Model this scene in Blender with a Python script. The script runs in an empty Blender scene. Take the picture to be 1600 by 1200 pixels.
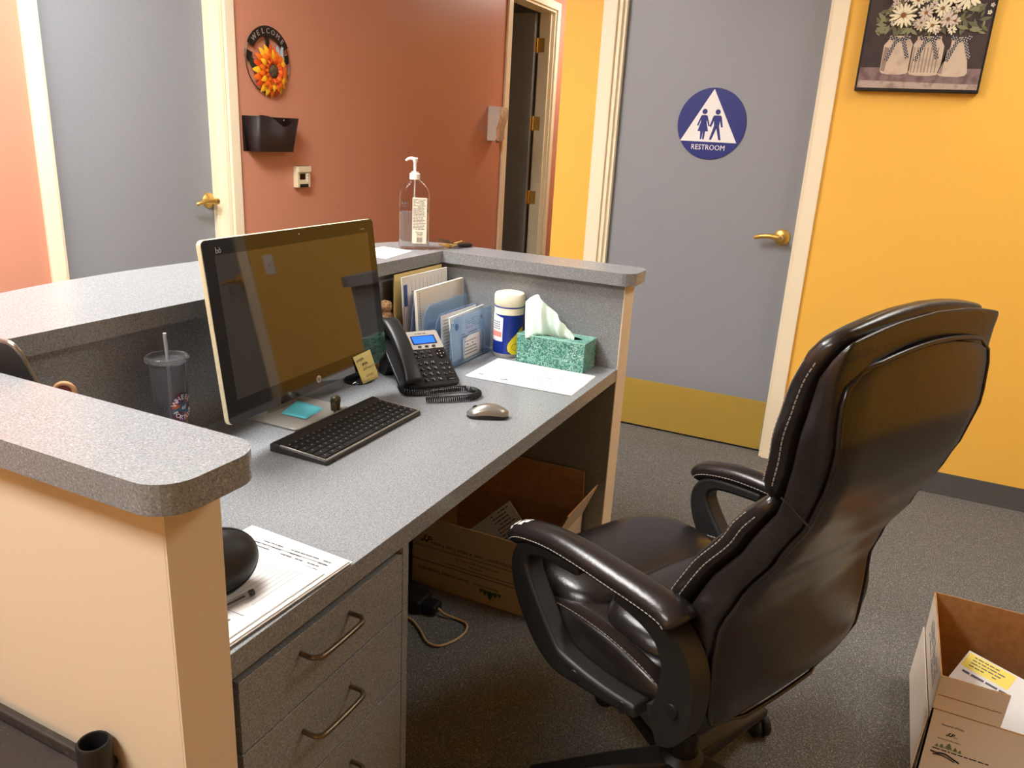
import bpy, bmesh, math, random
from mathutils import Vector as V, Matrix
from mathutils.geometry import tessellate_polygon
random.seed(7)
PI = math.pi
scene = bpy.context.scene
C = scene.collection

# ------------------------------------------------------------------ camera
CAM = V((-0.6354, -0.6789, 1.4107))
RGT = V((0.43406123, -0.89926746, 0.05393415)); UP = V((0.25136329, 0.1783844, 0.95131252)); FWD = V((0.8651054, 0.39937081, -0.30347258))
cd = bpy.data.cameras.new('camera'); cam = bpy.data.objects.new('camera', cd); C.objects.link(cam)
cd.sensor_width = 36; cd.sensor_fit = 'HORIZONTAL'; cd.lens = 1218.56/1600*36; cd.clip_start = .02; cd.clip_end = 60
cam.matrix_world = Matrix(((RGT.x, UP.x, -FWD.x, CAM.x), (RGT.y, UP.y, -FWD.y, CAM.y), (RGT.z, UP.z, -FWD.z, CAM.z), (0, 0, 0, 1)))
scene.camera = cam
# ------------------------------------------------------------------ world, exposure
w = bpy.data.worlds.new('world'); scene.world = w; w.use_nodes = True
w.node_tree.nodes['Background'].inputs[0].default_value = (.5, .5, .5, 1); w.node_tree.nodes['Background'].inputs[1].default_value = .0
vs = scene.view_settings
vs.view_transform = 'Standard'; vs.look = 'None'; vs.gamma = 1; vs.use_curve_mapping = False; vs.exposure = 0.0
# ceiling lights: (x, y, length x, length y, strength)
LIGHT_COL = (1.0, .985, .95)
LIGHTS = [(-1.3, .75, .6, 1.2, 36), (.75, 1.2, 1.2, .6, 46), (2.0, -1.7, 1.2, .6, 14), (6.3, 1.5, .6, .6, 22)]

# ------------------------------------------------------------------ helpers
def lin(c):
    return tuple(((v/255)/12.92 if v/255 <= .04045 else ((v/255+.055)/1.055)**2.4) for v in c)
MATS = {}
def mat(name, rgb, rough=.5, metal=0., spec=.5, noise=None, bump=None, trans=0., ior=1.45, emit=None, coat=0., alpha=1., aniso=None):
    """noise=(scale, rgb2, lo, hi) second colour mixed by noise; bump=(scale,strength,dist)"""
    m = bpy.data.materials.new(name); m.use_nodes = True; nt = m.node_tree; b = nt.nodes['Principled BSDF']
    b.inputs['Base Color'].default_value = (*lin(rgb), 1); b.inputs['Roughness'].default_value = rough; b.inputs['Metallic'].default_value = metal
    b.inputs['Specular IOR Level'].default_value = spec; b.inputs['Transmission Weight'].default_value = trans; b.inputs['IOR'].default_value = ior
    b.inputs['Coat Weight'].default_value = coat; b.inputs['Alpha'].default_value = alpha
    if emit:
        b.inputs['Emission Color'].default_value = (*lin(emit[0]), 1); b.inputs['Emission Strength'].default_value = emit[1]
    tc = None
    if noise or bump:
        tc = nt.nodes.new('ShaderNodeTexCoord')
    if noise:
        sets = noise if isinstance(noise, list) else [noise]
        prev = None
        for (sc, c2, lo, hi) in sets:
            n = nt.nodes.new('ShaderNodeTexNoise'); n.inputs['Scale'].default_value = sc; n.inputs['Detail'].default_value = 3
            nt.links.new(tc.outputs['Object'], n.inputs['Vector'])
            r = nt.nodes.new('ShaderNodeMapRange'); r.inputs[1].default_value = lo; r.inputs[2].default_value = hi
            nt.links.new(n.outputs['Fac'], r.inputs[0])
            mx = nt.nodes.new('ShaderNodeMix'); mx.data_type = 'RGBA'
            nt.links.new(r.outputs[0], mx.inputs[0])
            if prev: nt.links.new(prev, mx.inputs[6])
            else: mx.inputs[6].default_value = (*lin(rgb), 1)
            mx.inputs[7].default_value = (*lin(c2), 1); prev = mx.outputs[2]
        nt.links.new(prev, b.inputs['Base Color'])
    if bump:
        n = nt.nodes.new('ShaderNodeTexNoise'); n.inputs['Scale'].default_value = bump[0]; n.inputs['Detail'].default_value = 4
        nt.links.new(tc.outputs['Object'], n.inputs['Vector'])
        bp = nt.nodes.new('ShaderNodeBump'); bp.inputs['Strength'].default_value = bump[1]; bp.inputs['Distance'].default_value = bump[2]
        nt.links.new(n.outputs['Fac'], bp.inputs['Height']); nt.links.new(bp.outputs[0], b.inputs['Normal'])
    MATS[name] = m
    return m

WORLD = {}
def link(o, parent=None, M=None):
    C.objects.link(o)
    if parent is not None: o.parent = parent
    M = M or Matrix.Identity(4)
    o.matrix_local = M
    WORLD[o.name] = (WORLD[parent.name] @ M) if parent is not None else M
    return o
def tag(o, label, cat, group=None, kind=None):
    o['label'] = label; o['category'] = cat
    if group: o['group'] = group
    if kind: o['kind'] = kind
    return o
def thing(name, label, cat, loc=(0, 0, 0), rz=0., group=None, kind=None):
    o = bpy.data.objects.new(name, None); o.empty_display_size = .05
    link(o, None, Matrix.Translation(V(loc)) @ Matrix.Rotation(rz, 4, 'Z'))
    return tag(o, label, cat, group, kind)
def obj(name, bm, m, parent=None, local=True, smooth=None, bevel=0, segs=2, subsurf=0, origin=None):
    """Link a bmesh as one object. local=True: coordinates are in the top parent's frame; for sub-parts the parts sit at identity."""
    if not local and parent is not None:
        bm.transform(WORLD[parent.name].inverted())
    M = Matrix.Identity(4)
    if parent is None:
        if origin is None:
            xs = [v.co for v in bm.verts]
            origin = (sum(v.x for v in xs)/len(xs), sum(v.y for v in xs)/len(xs), min(v.z for v in xs))
        M = Matrix.Translation(V(origin)); bm.transform(M.inverted())
    bmesh.ops.recalc_face_normals(bm, faces=bm.faces)
    me = bpy.data.meshes.new(name); bm.to_mesh(me); bm.free()
    for mm in (m if isinstance(m, (list, tuple)) else [m]): me.materials.append(mm if not isinstance(mm, str) else MATS[mm])
    if smooth is not None:
        me.polygons.foreach_set('use_smooth', [True]*len(me.polygons)); me.set_sharp_from_angle(angle=math.radians(smooth))
    o = bpy.data.objects.new(name, me); link(o, parent, M)
    if bevel:
        md = o.modifiers.new('bevel', 'BEVEL'); md.width = bevel; md.segments = segs; md.limit_method = 'ANGLE'; md.angle_limit = math.radians(40)
        if smooth is None:
            me.polygons.foreach_set('use_smooth', [True]*len(me.polygons)); md.harden_normals = True
    if subsurf:
        md = o.modifiers.new('subdivision', 'SUBSURF'); md.levels = subsurf; md.render_levels = subsurf
    return o
def nb(): return bmesh.new()
def box(bm, x0, x1, y0, y1, z0, z1, M=None):
    vs_ = [bm.verts.new((x, y, z)) for z in (z0, z1) for x, y in ((x0, y0), (x1, y0), (x1, y1), (x0, y1))]
    if M: 
        for v in vs_: v.co = M @ v.co
    for f in ((0, 3, 2, 1), (4, 5, 6, 7), (0, 1, 5, 4), (1, 2, 6, 5), (2, 3, 7, 6), (3, 0, 4, 7)): bm.faces.new([vs_[i] for i in f])
    return bm
def bx(*a, M=None): return box(nb(), *a, M=M)
def ring_loft(bm, rings, cap0=True, cap1=True, closed=False):
    R = [[bm.verts.new(p) for p in r] for r in rings]
    n = len(R[0])
    for a, b in zip(R, R[1:] + ([R[0]] if closed else [])):
        for i in range(n):
            bm.faces.new((a[i], a[(i+1) % n], b[(i+1) % n], b[i]))
    if not closed:
        if cap0: bm.faces.new(R[0][::-1])
        if cap1: bm.faces.new(R[-1])
    return bm
def lathe(bm, prof, seg=32, c=(0, 0, 0), sx=1., sy=1., M=None):
    rings = []
    for r, z in prof:
        ring = [V((c[0]+sx*max(r, 1e-5)*math.cos(2*PI*i/seg), c[1]+sy*max(r, 1e-5)*math.sin(2*PI*i/seg), c[2]+z)) for i in range(seg)]
        rings.append([M @ p for p in ring] if M else ring)
    return ring_loft(bm, rings)
def frames(pts, closed=False):
    n = len(pts); T = []
    for i in range(n):
        a = pts[i-1] if (i > 0 or closed) else pts[i]; b = pts[(i+1) % n] if (i < n-1 or closed) else pts[i]
        T.append((b-a).normalized())
    up = V((0, 0, 1)) if abs(T[0].z) < .9 else V((1, 0, 0))
    N = []; nrm = (up - T[0]*up.dot(T[0])).normalized()
    for t in T:
        nrm = (nrm - t*nrm.dot(t)).normalized(); N.append(nrm.copy())
    return T, N
def tube(bm, pts, r, seg=8, closed=False, ry=None, fixed_n=None):
    pts = [V(p) for p in pts]; T, N = frames(pts, closed); rings = []
    for i, p in enumerate(pts):
        rr = r[i] if isinstance(r, (list, tuple)) else r; r2 = (ry[i] if isinstance(ry, (list, tuple)) else ry) if ry else rr
        n = N[i] if fixed_n is None else (V(fixed_n) - T[i]*V(fixed_n).dot(T[i])).normalized()
        b = T[i].cross(n)
        rings.append([p + n*rr*math.cos(2*PI*k/seg) + b*r2*math.sin(2*PI*k/seg) for k in range(seg)])
    return ring_loft(bm, rings, closed=closed)
def sweep_rect(bm, pts, a, b, side):
    """rectangular section: half width a along side vector, half b across"""
    pts = [V(p) for p in pts]; T, _ = frames(pts); s = V(side).normalized(); rings = []
    for i, p in enumerate(pts):
        aa = a[i] if isinstance(a, (list, tuple)) else a; bb = b[i] if isinstance(b, (list, tuple)) else b
        n = T[i].cross(s).normalized()
        rings.append([p+s*aa+n*bb, p-s*aa+n*bb, p-s*aa-n*bb, p+s*aa-n*bb])
    return ring_loft(bm, rings)
def prism(bm, poly, h, M=None, z0=0.):
    """poly in xy, extruded z0..z0+h, mapped by M"""
    a = [V((p[0], p[1], z0)) for p in poly]; b = [V((p[0], p[1], z0+h)) for p in poly]
    if M: a = [M @ p for p in a]; b = [M @ p for p in b]
    return ring_loft(bm, [a, b])
def frame_M(o, x, y):
    x = V(x).normalized(); y = V(y); y = (y - x*y.dot(x)).normalized(); z = x.cross(y)
    return Matrix(((x.x, y.x, z.x, o[0]), (x.y, y.y, z.y, o[1]), (x.z, y.z, z.z, o[2]), (0, 0, 0, 1)))
def frame3(o, x, y, z):
    x, y, z = V(x).normalized(), V(y).normalized(), V(z).normalized()
    return Matrix(((x.x, y.x, z.x, o[0]), (x.y, y.y, z.y, o[1]), (x.z, y.z, z.z, o[2]), (0, 0, 0, 1)))
def smooth_pts(P, n=8, closed=False):
    P = [V(p) for p in P]; out = []; m = len(P)
    for i in range(m if closed else m-1):
        p0 = P[(i-1) % m] if (i > 0 or closed) else P[i]; p1 = P[i]; p2 = P[(i+1) % m]; p3 = P[(i+2) % m] if (i+2 < m or closed) else p2
        for k in range(n):
            t = k/n
            out.append(.5*((2*p1)+(p2-p0)*t+(2*p0-5*p1+4*p2-p3)*t*t+(3*p1-p0-3*p2+p3)*t**3))
    if not closed: out.append(P[-1])
    return out
def rrect(x0, x1, y0, y1, r, n=6):
    r4 = r if isinstance(r, (list, tuple)) else (r,)*4   # bl, br, tr, tl
    P = []
    for (cx, cy, a0, rr) in ((x0, y0, PI, r4[0]), (x1, y0, 1.5*PI, r4[1]), (x1, y1, 0, r4[2]), (x0, y1, .5*PI, r4[3])):
        ox = cx + (rr if cx == x0 else -rr); oy = cy + (rr if cy == y0 else -rr)
        if rr < 1e-6: P.append((cx, cy)); continue
        for k in range(n+1): P.append((ox+rr*math.cos(a0+k/n*PI/2), oy+rr*math.sin(a0+k/n*PI/2)))
    return P
def circle(cx, cy, r, n=32, ry=None): return [(cx+r*math.cos(2*PI*i/n), cy+(ry or r)*math.sin(2*PI*i/n)) for i in range(n)]
_deps = None
def text_bm(s, size, M, depth=.0004, align='CENTER', sx=1.):
    cu = bpy.data.curves.new('t', 'FONT'); cu.body = s; cu.size = size; cu.align_x = align; cu.align_y = 'CENTER'; cu.extrude = depth; cu.resolution_u = 2
    o = bpy.data.objects.new('t', cu); C.objects.link(o)
    dg = bpy.context.evaluated_depsgraph_get(); me = bpy.data.meshes.new_from_object(o.evaluated_get(dg))
    bm = nb(); bm.from_mesh(me); bpy.data.objects.remove(o); bpy.data.meshes.remove(me); bpy.data.curves.remove(cu)
    bm.transform(M @ Matrix.Diagonal((sx, 1, 1, 1)))
    return bm
def merge(*bms):
    out = nb()
    for b in bms:
        me = bpy.data.meshes.new('m'); b.to_mesh(me); out.from_mesh(me); bpy.data.meshes.remove(me); b.free()
    return out
def quad(bm, M, x0, x1, y0, y1, z=0.):
    bm.faces.new([bm.verts.new(M @ V(p)) for p in ((x0, y0, z), (x1, y0, z), (x1, y1, z), (x0, y1, z))])
def words(bm, M, x0, x1, y, h, rnd, z=.0004, fill=.9, wl=(1.5, 6)):
    x = x0
    while x < x1:
        l = rnd.uniform(*wl)*h
        if x+l > x1: break
        if rnd.random() < fill: quad(bm, M, x, x+l, y-h/2, y+h/2, z)
        x += l+h*.7
def copy_child(o, parent, M):
    c = o.copy(); C.objects.link(c); c.parent = parent; c.matrix_local = M; return c

# ------------------------------------------------------------------ materials
mat('terracotta', (208, 146, 122), .36, bump=(260, .25, .002))
mat('yellow_paint', (247, 194, 84), .55, bump=(300, .35, .002))
mat('cream_trim', (246, 236, 208), .4)
mat('door_laminate', (148, 153, 161), .42, noise=(420, (132, 137, 144), .48, .62))
mat('ceiling_white', (225, 220, 210), .8)
mat('carpet', (116, 116, 113), .95, spec=.1, noise=[(330, (176, 174, 168), .52, .68), (240, (70, 69, 67), .54, .68)], bump=(420, .9, .006))
mat('laminate', (138, 141, 144), .27, spec=.7, noise=[(420, (112, 114, 118), .48, .62), (300, (164, 167, 170), .58, .68)])
mat('panel_cream', (224, 208, 182), .55)
mat('brass', (222, 186, 104), .33, .8)
mat('brass_plate', (222, 194, 96), .45, .6)
mat('steel', (150, 146, 138), .35, 1.)
mat('pull_metal', (120, 108, 92), .35, 1.)
mat('rubber_base', (84, 84, 84), .6)
mat('black_plastic', (26, 26, 28), .42)
mat('black_gloss', (14, 14, 16), .04, ior=1.6)
mat('black_matte', (22, 22, 23), .6)
mat('screen_glass', (40, 37, 35), .03, ior=1.95)
mat('silver_plastic', (188, 184, 176), .32, .4)
mat('grey_metal', (158, 152, 144), .4, .35)
mat('white_plastic', (242, 240, 234), .35)
mat('cream_plastic', (228, 218, 184), .4)
mat('paper', (226, 226, 224), .8)
mat('ink', (60, 60, 66), .8)
mat('ink_light', (96, 96, 104), .8)
mat('leather', (30, 26, 25), .27, noise=(9, (38, 33, 31), .4, .7), bump=(130, .18, .002))
mat('chair_plastic', (30, 29, 29), .48)
mat('stitch', (150, 142, 134), .7)
mat('worn', (214, 208, 196), .8, noise=(120, (40, 36, 34), .56, .6))
mat('kraft', (176, 134, 88), .8, noise=(40, (164, 122, 78), .4, .6))
mat('carton_white', (226, 214, 200), .7)
mat('sign_blue', (26, 42, 124), .4)
mat('sign_white', (240, 240, 240), .45)
mat('lcd_blue', (30, 90, 240), .3, emit=((40, 100, 255), .8))
mat('acrylic_blue', (200, 224, 250), .06, trans=.86, ior=1.2)
mat('clear_plastic', (245, 245, 248), .04, trans=1., ior=1.15)
mat('gel', (238, 236, 230), .08, trans=.82, ior=1.25)
mat('smoke_plastic', (226, 226, 232), .07, trans=.95, ior=1.22)
mat('diffuser', (255, 250, 240), .6)

# ------------------------------------------------------------------ room
XW, YW, ZC = 3.058, 2.2, 2.75
DH = 2.44
tag(obj('floor', bx(-3.1, 7.4, -3.3, 4.3, -.05, 0), 'carpet'), 'dark grey flecked office carpet', 'floor', kind='structure')
tag(obj('ceiling', bx(-3.1, 7.4, -3.3, 4.3, ZC, ZC+.05), 'ceiling_white'), 'white office ceiling above the counter', 'ceiling', kind='structure')
bm = nb()
for a, b in ((-3.1, 1.36), (2.257, 5.21), (6.08, 7.4)): box(bm, a, b, YW, YW+.14, 0, ZC)
for a, b in ((1.36, 2.257), (5.21, 6.08)): box(bm, a, b, YW, YW+.14, DH, ZC)
tag(obj('wall_back', bm, 'terracotta'), 'terracotta orange painted wall behind the counter', 'wall', kind='structure')
bm = nb()
for a, b in ((.6, .857), (-1.69, -.317), (-3.3, -2.6)): box(bm, XW, XW+.12, a, b, 0, ZC)
for a, b in ((-.317, .6), (-2.6, -1.69)): box(bm, XW, XW+.12, a, b, DH, ZC)
box(bm, XW+.12, 7.4, .737, .857, 0, ZC)
tag(obj('wall_right', bm, 'yellow_paint'), 'yellow orange painted wall around the restroom door', 'wall', kind='structure')
tag(obj('wall_left', bx(-3.2, -3.1, -3.3, 2.34, 0, ZC), 'yellow_paint'), 'yellow painted wall across from the restroom door', 'wall', kind='structure')
tag(obj('wall_front', bx(-3.1, XW+.12, -3.4, -3.3, 0, ZC), 'yellow_paint'), 'yellow painted wall at the back of the work area', 'wall', kind='structure')
tag(obj('wall_hall', bx(7.4, 7.5, .737, 2.34, 0, ZC), 'terracotta'), 'terracotta wall at the end of the hall', 'wall', kind='structure')
bm = nb(); box(bm, 4.5, 7.4, 4.2, 4.3, 0, ZC); box(bm, 4.4, 4.5, YW+.14, 4.3, 0, ZC); box(bm, 7.4, 7.5, YW+.14, 4.3, 0, ZC)
tag(obj('wall_storeroom', bm, 'ceiling_white'), 'walls of the unlit room behind the open door', 'wall', kind='structure')
# baseboards
bm = nb(); box(bm, XW-.006, XW, -1.64, -.377, 0, .1); box(bm, XW-.012, XW, -1.64, -.377, 0, .012)
tag(obj('baseboard_right', bm, 'rubber_base'), 'grey rubber cove base along the yellow wall', 'baseboard', kind='structure')
bm = nb(); box(bm, 2.32, 5.13, YW-.006, YW, 0, .1)
tag(obj('baseboard_back', bm, 'rubber_base'), 'grey rubber cove base along the terracotta wall', 'baseboard', kind='structure')
# door frames
def frame_x(name, label, x0, x1, y, depth, cl, cr, top=DH):
    """frame in a wall facing -Y at y; opening x0..x1"""
    t = thing(name, label, 'door frame', ((x0+x1)/2, y, 0), kind='structure')
    for a, b in ((x0-cl, x0), (x1, x1+cr)): obj('casing', bx(a, b, y-.018, y, 0, top+cr), 'cream_trim', t, local=False, bevel=.004)
    obj('casing', bx(x0, x1, y-.018, y, top, top+cr), 'cream_trim', t, local=False, bevel=.004)
    for a, b, s in ((x0, x0+.018, 1), (x1-.018, x1, -1)):
        obj('jamb', bx(a, b, y, y+depth, 0, top), 'cream_trim', t, local=False)
    obj('jamb', bx(x0+.018, x1-.018, y, y+depth, top-.018, top), 'cream_trim', t, local=False)
    return t
def frame_y(name, label, y0, y1, x, depth, top=DH, cw=.062):
    t = thing(name, label, 'door frame', (x, (y0+y1)/2, 0), kind='structure')
    for a, b in ((y0-cw, y0), (y1, y1+cw+.006)): obj('casing', bx(x-.018, x, a, b, 0, top+cw), 'cream_trim', t, local=False, bevel=.004)
    obj('casing', bx(x-.018, x, y0, y1, top, top+cw), 'cream_trim', t, local=False, bevel=.004)
    for a, b in ((y0, y0+.012), (y1-.018, y1)): obj('jamb', bx(x, x+depth, a, b, 0, top), 'cream_trim', t, local=False)
    obj('jamb', bx(x, x+depth, y0+.012, y1-.018, top-.018, top), 'cream_trim', t, local=False)
    return t
f1 = frame_x('trim_1', 'cream frame around the grey door on the terracotta wall', 1.36, 2.257, YW, .14, .06, .06)
obj('stop', bx(2.217, 2.239, YW+.055, YW+.078, 0, DH-.018), 'cream_trim', f1, local=False)
f2 = frame_y('trim_2', 'cream frame around the restroom door', -.317, .6, XW, .12)
obj('stop', bx(XW+.02, XW+.045, .567, .582, 0, DH-.018), 'cream_trim', f2, local=False)
f3 = frame_x('trim_3', 'cream frame around the dark open doorway', 5.21, 6.08, YW, .14, .075, .062)
obj('stop', bx(6.04, 6.062, YW+.03, YW+.055, 0, DH-.018), 'cream_trim', f3, local=False)
f4 = frame_y('trim_4', 'cream frame around the grey door beside the light switch', -2.6, -1.69, XW, .12)
# doors
def lever(parent, M):
    """lever set: M maps x=along lever (towards tip), y=up, z=out of the door"""
    h = obj('lever_handle', lathe(nb(), [(0, 0), (.036, 0), (.036, .004), (.033, .008), (.02, .012), (.013, .014), (.0125, .05), (.014, .052), (.014, .062), (0, .064)], 28, M=M), 'brass', parent, local=False, smooth=40)
    pts = smooth_pts([(-.004, 0, .057), (.02, .002, .058), (.05, .004, .058), (.08, .001, .056), (.105, -.006, .05), (.112, -.008, .044)], 6)
    n = len(pts)
    obj('lever', tube(nb(), [M @ p for p in pts], [.0125-.004*(i/n) for i in range(n)], 10, ry=[.008-.001*(i/n) for i in range(n)], fixed_n=M.to_3x3() @ V((0, 1, 0))), 'brass', h, local=False, smooth=50)
    obj('key_cylinder', lathe(nb(), [(0, .06), (.007, .06), (.007, .066), (0, .066)], 16, M=M), 'steel', h, local=False, smooth=40)
d1 = thing('door_1', 'grey laminate door with brass lever on the terracotta wall', 'door', (1.8, 2.285, 0), kind='structure')
obj('door_leaf', bx(1.379, 2.238, 2.28, 2.325, .008, DH-.02), 'door_laminate', d1, local=False)
lever(d1, frame3((2.188, 2.28, 1.035), (-1, 0, 0), (0, 0, 1), (0, -1, 0)))
d2 = thing('door_2', 'grey laminate restroom door with blue sign and brass kick plate', 'door', (3.115, .14, 0), kind='structure')
obj('door_leaf', bx(3.115, 3.16, -.304, .581, .01, DH-.02), 'door_laminate', d2, local=False)
lever(d2, frame3((3.115, -.25, 1.038), (0, 1, 0), (0, 0, 1), (-1, 0, 0)))
kp = obj('kick_plate', bx(3.1135, 3.115, -.296, .57, .012, .256), 'brass_plate', d2, local=False)
for yy in (-.285, -.1, .085, .27, .455, .559):
    for zz in (.024, .244): obj('screw', lathe(nb(), [(0, 0), (.005, 0), (.004, .0012), (0, .0016)], 10, M=frame3((3.1135, yy, zz), (0, 1, 0), (0, 0, 1), (-1, 0, 0))), 'brass', kp, local=False)
d3 = thing('door_3', 'dark grey door standing open on three brass hinges', 'door', (5.98, 2.4, 0), kind='structure')
obj('door_leaf', bx(6.008, 6.053, 2.36, 3.2, .01, DH-.025), 'door_laminate', d3, local=False, bevel=.003)
for zz in (.879, 1.522, 2.165):
    h = obj('hinge', bx(6.0595, 6.062, 2.285, 2.342, zz-.058, zz+.058), 'brass', d3, local=False)
    obj('hinge_leaf', bx(6.012, 6.05, 2.3575, 2.36, zz-.058, zz+.058), 'brass', h, local=False)
    obj('hinge_pin', tube(nb(), [(6.055, 2.35, zz-.06), (6.055, 2.35, zz+.06)], .007, 10), 'brass', h, local=False)
bm = bx(5.985, 6.008, 2.75, 2.99, 2.28, 2.33); obj('coat_hook', merge(bm, tube(nb(), [(6.008, 2.62, 2.26), (5.965, 2.62, 2.26), (5.955, 2.62, 2.3)], .012, 8)), 'steel', d3, local=False)
d4 = thing('door_4', 'grey laminate door beyond the light switch on the yellow wall', 'door', (3.1, -2.1, 0), kind='structure')
obj('door_leaf', bx(3.1, 3.145, -2.588, -1.708, .01, DH-.02), 'door_laminate', d4, local=False)
lever(d4, frame3((3.1, -1.755, 1.07), (0, -1, 0), (0, 0, 1), (-1, 0, 0)))
# ceiling lights
for i, (lx, ly, sx, sy, st) in enumerate(LIGHTS):
    name = ['above the waiting side', 'above the counter front', 'above the chair', 'in the hall'][i]; key = ['lobby', 'counter', 'desk', 'hall'][i]
    t = thing('ceiling_light_'+key+'_offscreen', 'flat white ceiling light panel ' + name, 'ceiling light', (lx, ly, ZC-.03), group='ceiling light panels')
    m = bpy.data.materials.new('diffuser_glow'); m.use_nodes = True; b = m.node_tree.nodes['Principled BSDF']
    b.inputs['Base Color'].default_value = (.9, .9, .88, 1); b.inputs['Emission Color'].default_value = (*LIGHT_COL, 1); b.inputs['Emission Strength'].default_value = st
    obj('diffuser_'+key+'_offscreen', bx(lx-sx/2, lx+sx/2, ly-sy/2, ly+sy/2, ZC-.02, ZC-.012), m, t, local=False)
    bm = nb()
    for a in ((lx-sx/2-.03, lx-sx/2, ly-sy/2-.03, ly+sy/2+.03), (lx+sx/2, lx+sx/2+.03, ly-sy/2-.03, ly+sy/2+.03), (lx-sx/2, lx+sx/2, ly-sy/2-.03, ly-sy/2), (lx-sx/2, lx+sx/2, ly+sy/2, ly+sy/2+.03)): box(bm, *a, ZC-.03, ZC)
    obj('light_frame', bm, 'white_plastic', t, local=False)

# ------------------------------------------------------------------ reception counter
ZD, ZL, TH = .74, 1.0404, .0375
L, D = 1.602, .646
bow = [(1.735, .62), (1.735, .70), (1.712, .775), (1.65, .83), (1.555, .869), (1.40, .912), (1.15, .961), (.915, .989), (.694, .999), (.5, .987), (.352, .962), (.15, .915), (0, .87), (-.08, .83), (-.123, .76), (-.123, .66)]
bowc = [(p.x, p.y) for p in smooth_pts([(a, b, 0) for a, b in bow], 5)]
def arc(cx, cy, r, a0, a1, n=7): return [(cx+r*math.cos(math.radians(a0+(a1-a0)*k/n)), cy+r*math.sin(math.radians(a0+(a1-a0)*k/n))) for k in range(n+1)]
def offset(P, d):
    out = []
    for i, p in enumerate(P):
        a = P[max(i-1, 0)]; b = P[min(i+1, len(P)-1)]; t = V((b[0]-a[0], b[1]-a[1])).normalized(); out.append((p[0]-t.y*d, p[1]+t.x*d))
    return out
rl = .045; rr_ = .045
outl = [(1.5724, .6156)] + [(1.5724, -.0322+rr_)] + arc(1.5724+rr_, -.0322+rr_, rr_, 180, 270) + arc(1.7335-rr_, -.0322+rr_, rr_, 270, 360) + bowc + arc(-.123+rl, -.0529+rl, rl, 180, 270) + arc(.0296-rl, -.0529+rl, rl, 270, 360) + [(.0296, .6156)]
def poly_prism(P, z0, z1):
    bm = nb(); a = [bm.verts.new((x, y, z0)) for x, y in P]; b = [bm.verts.new((x, y, z1)) for x, y in P]; n = len(P)
    for i in range(n): bm.faces.new((a[i], a[(i+1) % n], b[(i+1) % n], b[i]))
    for t in tessellate_polygon([[V((x, y, 0)) for x, y in P]]):
        bm.faces.new([b[i] for i in t]); bm.faces.new([a[i] for i in t][::-1])
    return bm
bm = poly_prism(outl, ZL-TH, ZL)
tag(obj('transaction_ledge', bm, 'laminate'), 'raised grey laminate ledge running around three sides of the counter', 'counter ledge')
pt = thing('reception_counter', 'cream painted U-shaped counter body that carries the raised grey ledge', 'counter', (.8, .7, 0))
inn = offset(bowc, .045); inn2 = offset(bowc, .13)
obj('side_wall', bx(-.083, -.006, 0.0015, .7, 0, ZL-TH-.0005), 'panel_cream', pt, local=False, bevel=.002)
obj('side_wall', bx(1.608, 1.696, 0.0015, .7, 0, ZL-TH-.0005), 'panel_cream', pt, local=False, bevel=.002)
fw = [(1.69, .6505), (1.69, .70)] + [p for p in inn if .7 < p[1]] + [(-.078, .70), (-.078, .6505)]
obj('bowed_wall', poly_prism(fw, 0, ZL-TH-.0005), 'panel_cream', pt, local=False)
obj('end_cap', bx(-.083, 0, -.0015, .0015, 0, ZL-TH-.0005), 'panel_cream', pt, local=False)
obj('end_cap', bx(L, 1.696, -.0015, .0015, 0, ZL-TH-.0005), 'panel_cream', pt, local=False)
obj('liner_panel', bx(-.006, 0, .0015, D, 0, ZL-TH-.0005), 'laminate', pt, local=False)
obj('liner_panel', bx(L, 1.608, .0015, D, 0, ZL-TH-.0005), 'laminate', pt, local=False)
obj('liner_panel', bx(0, L, D, .6505, 0, ZL-TH-.0005), 'laminate', pt, local=False)
tag(obj('desktop', bx(0.0005, L-.0005, 0.0005, D-.0005, .70, ZD), 'laminate', bevel=.0012, segs=1), 'speckled grey laminate desktop inside the counter', 'desktop')
# drawer pedestal
dp = thing('drawer_pedestal', 'grey laminate drawer unit under the desktop with metal pulls', 'drawer unit', (.22, .3, 0))
bm = nb(); box(bm, .016, .034, .025, .6, 0, .699); box(bm, .418, .436, .004, .6, 0, .699); box(bm, .034, .418, .03, .6, .04, .69)
obj('body', bm, 'laminate', dp, local=False)
for z0, z1 in ((.5645, .683), (.412, .561), (.09, .4085)):
    dr = obj('drawer', bx(.016, .4165, .004, .028, z0, z1), 'laminate', dp, local=False, bevel=.001, segs=1)
    if z1 > .5: zc = .652 if z1 > .6 else .508
    else: zc = .35
    P = [(.14, .004, zc), (.14, -.018, zc), (.147, -.027, zc), (.158, -.03, zc), (.2, -.031, zc), (.242, -.03, zc), (.253, -.027, zc), (.26, -.018, zc), (.26, .004, zc)]
    obj('handle', tube(nb(), smooth_pts(P, 3), .0042, 8), 'pull_metal', dr, local=False, smooth=60)

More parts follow.
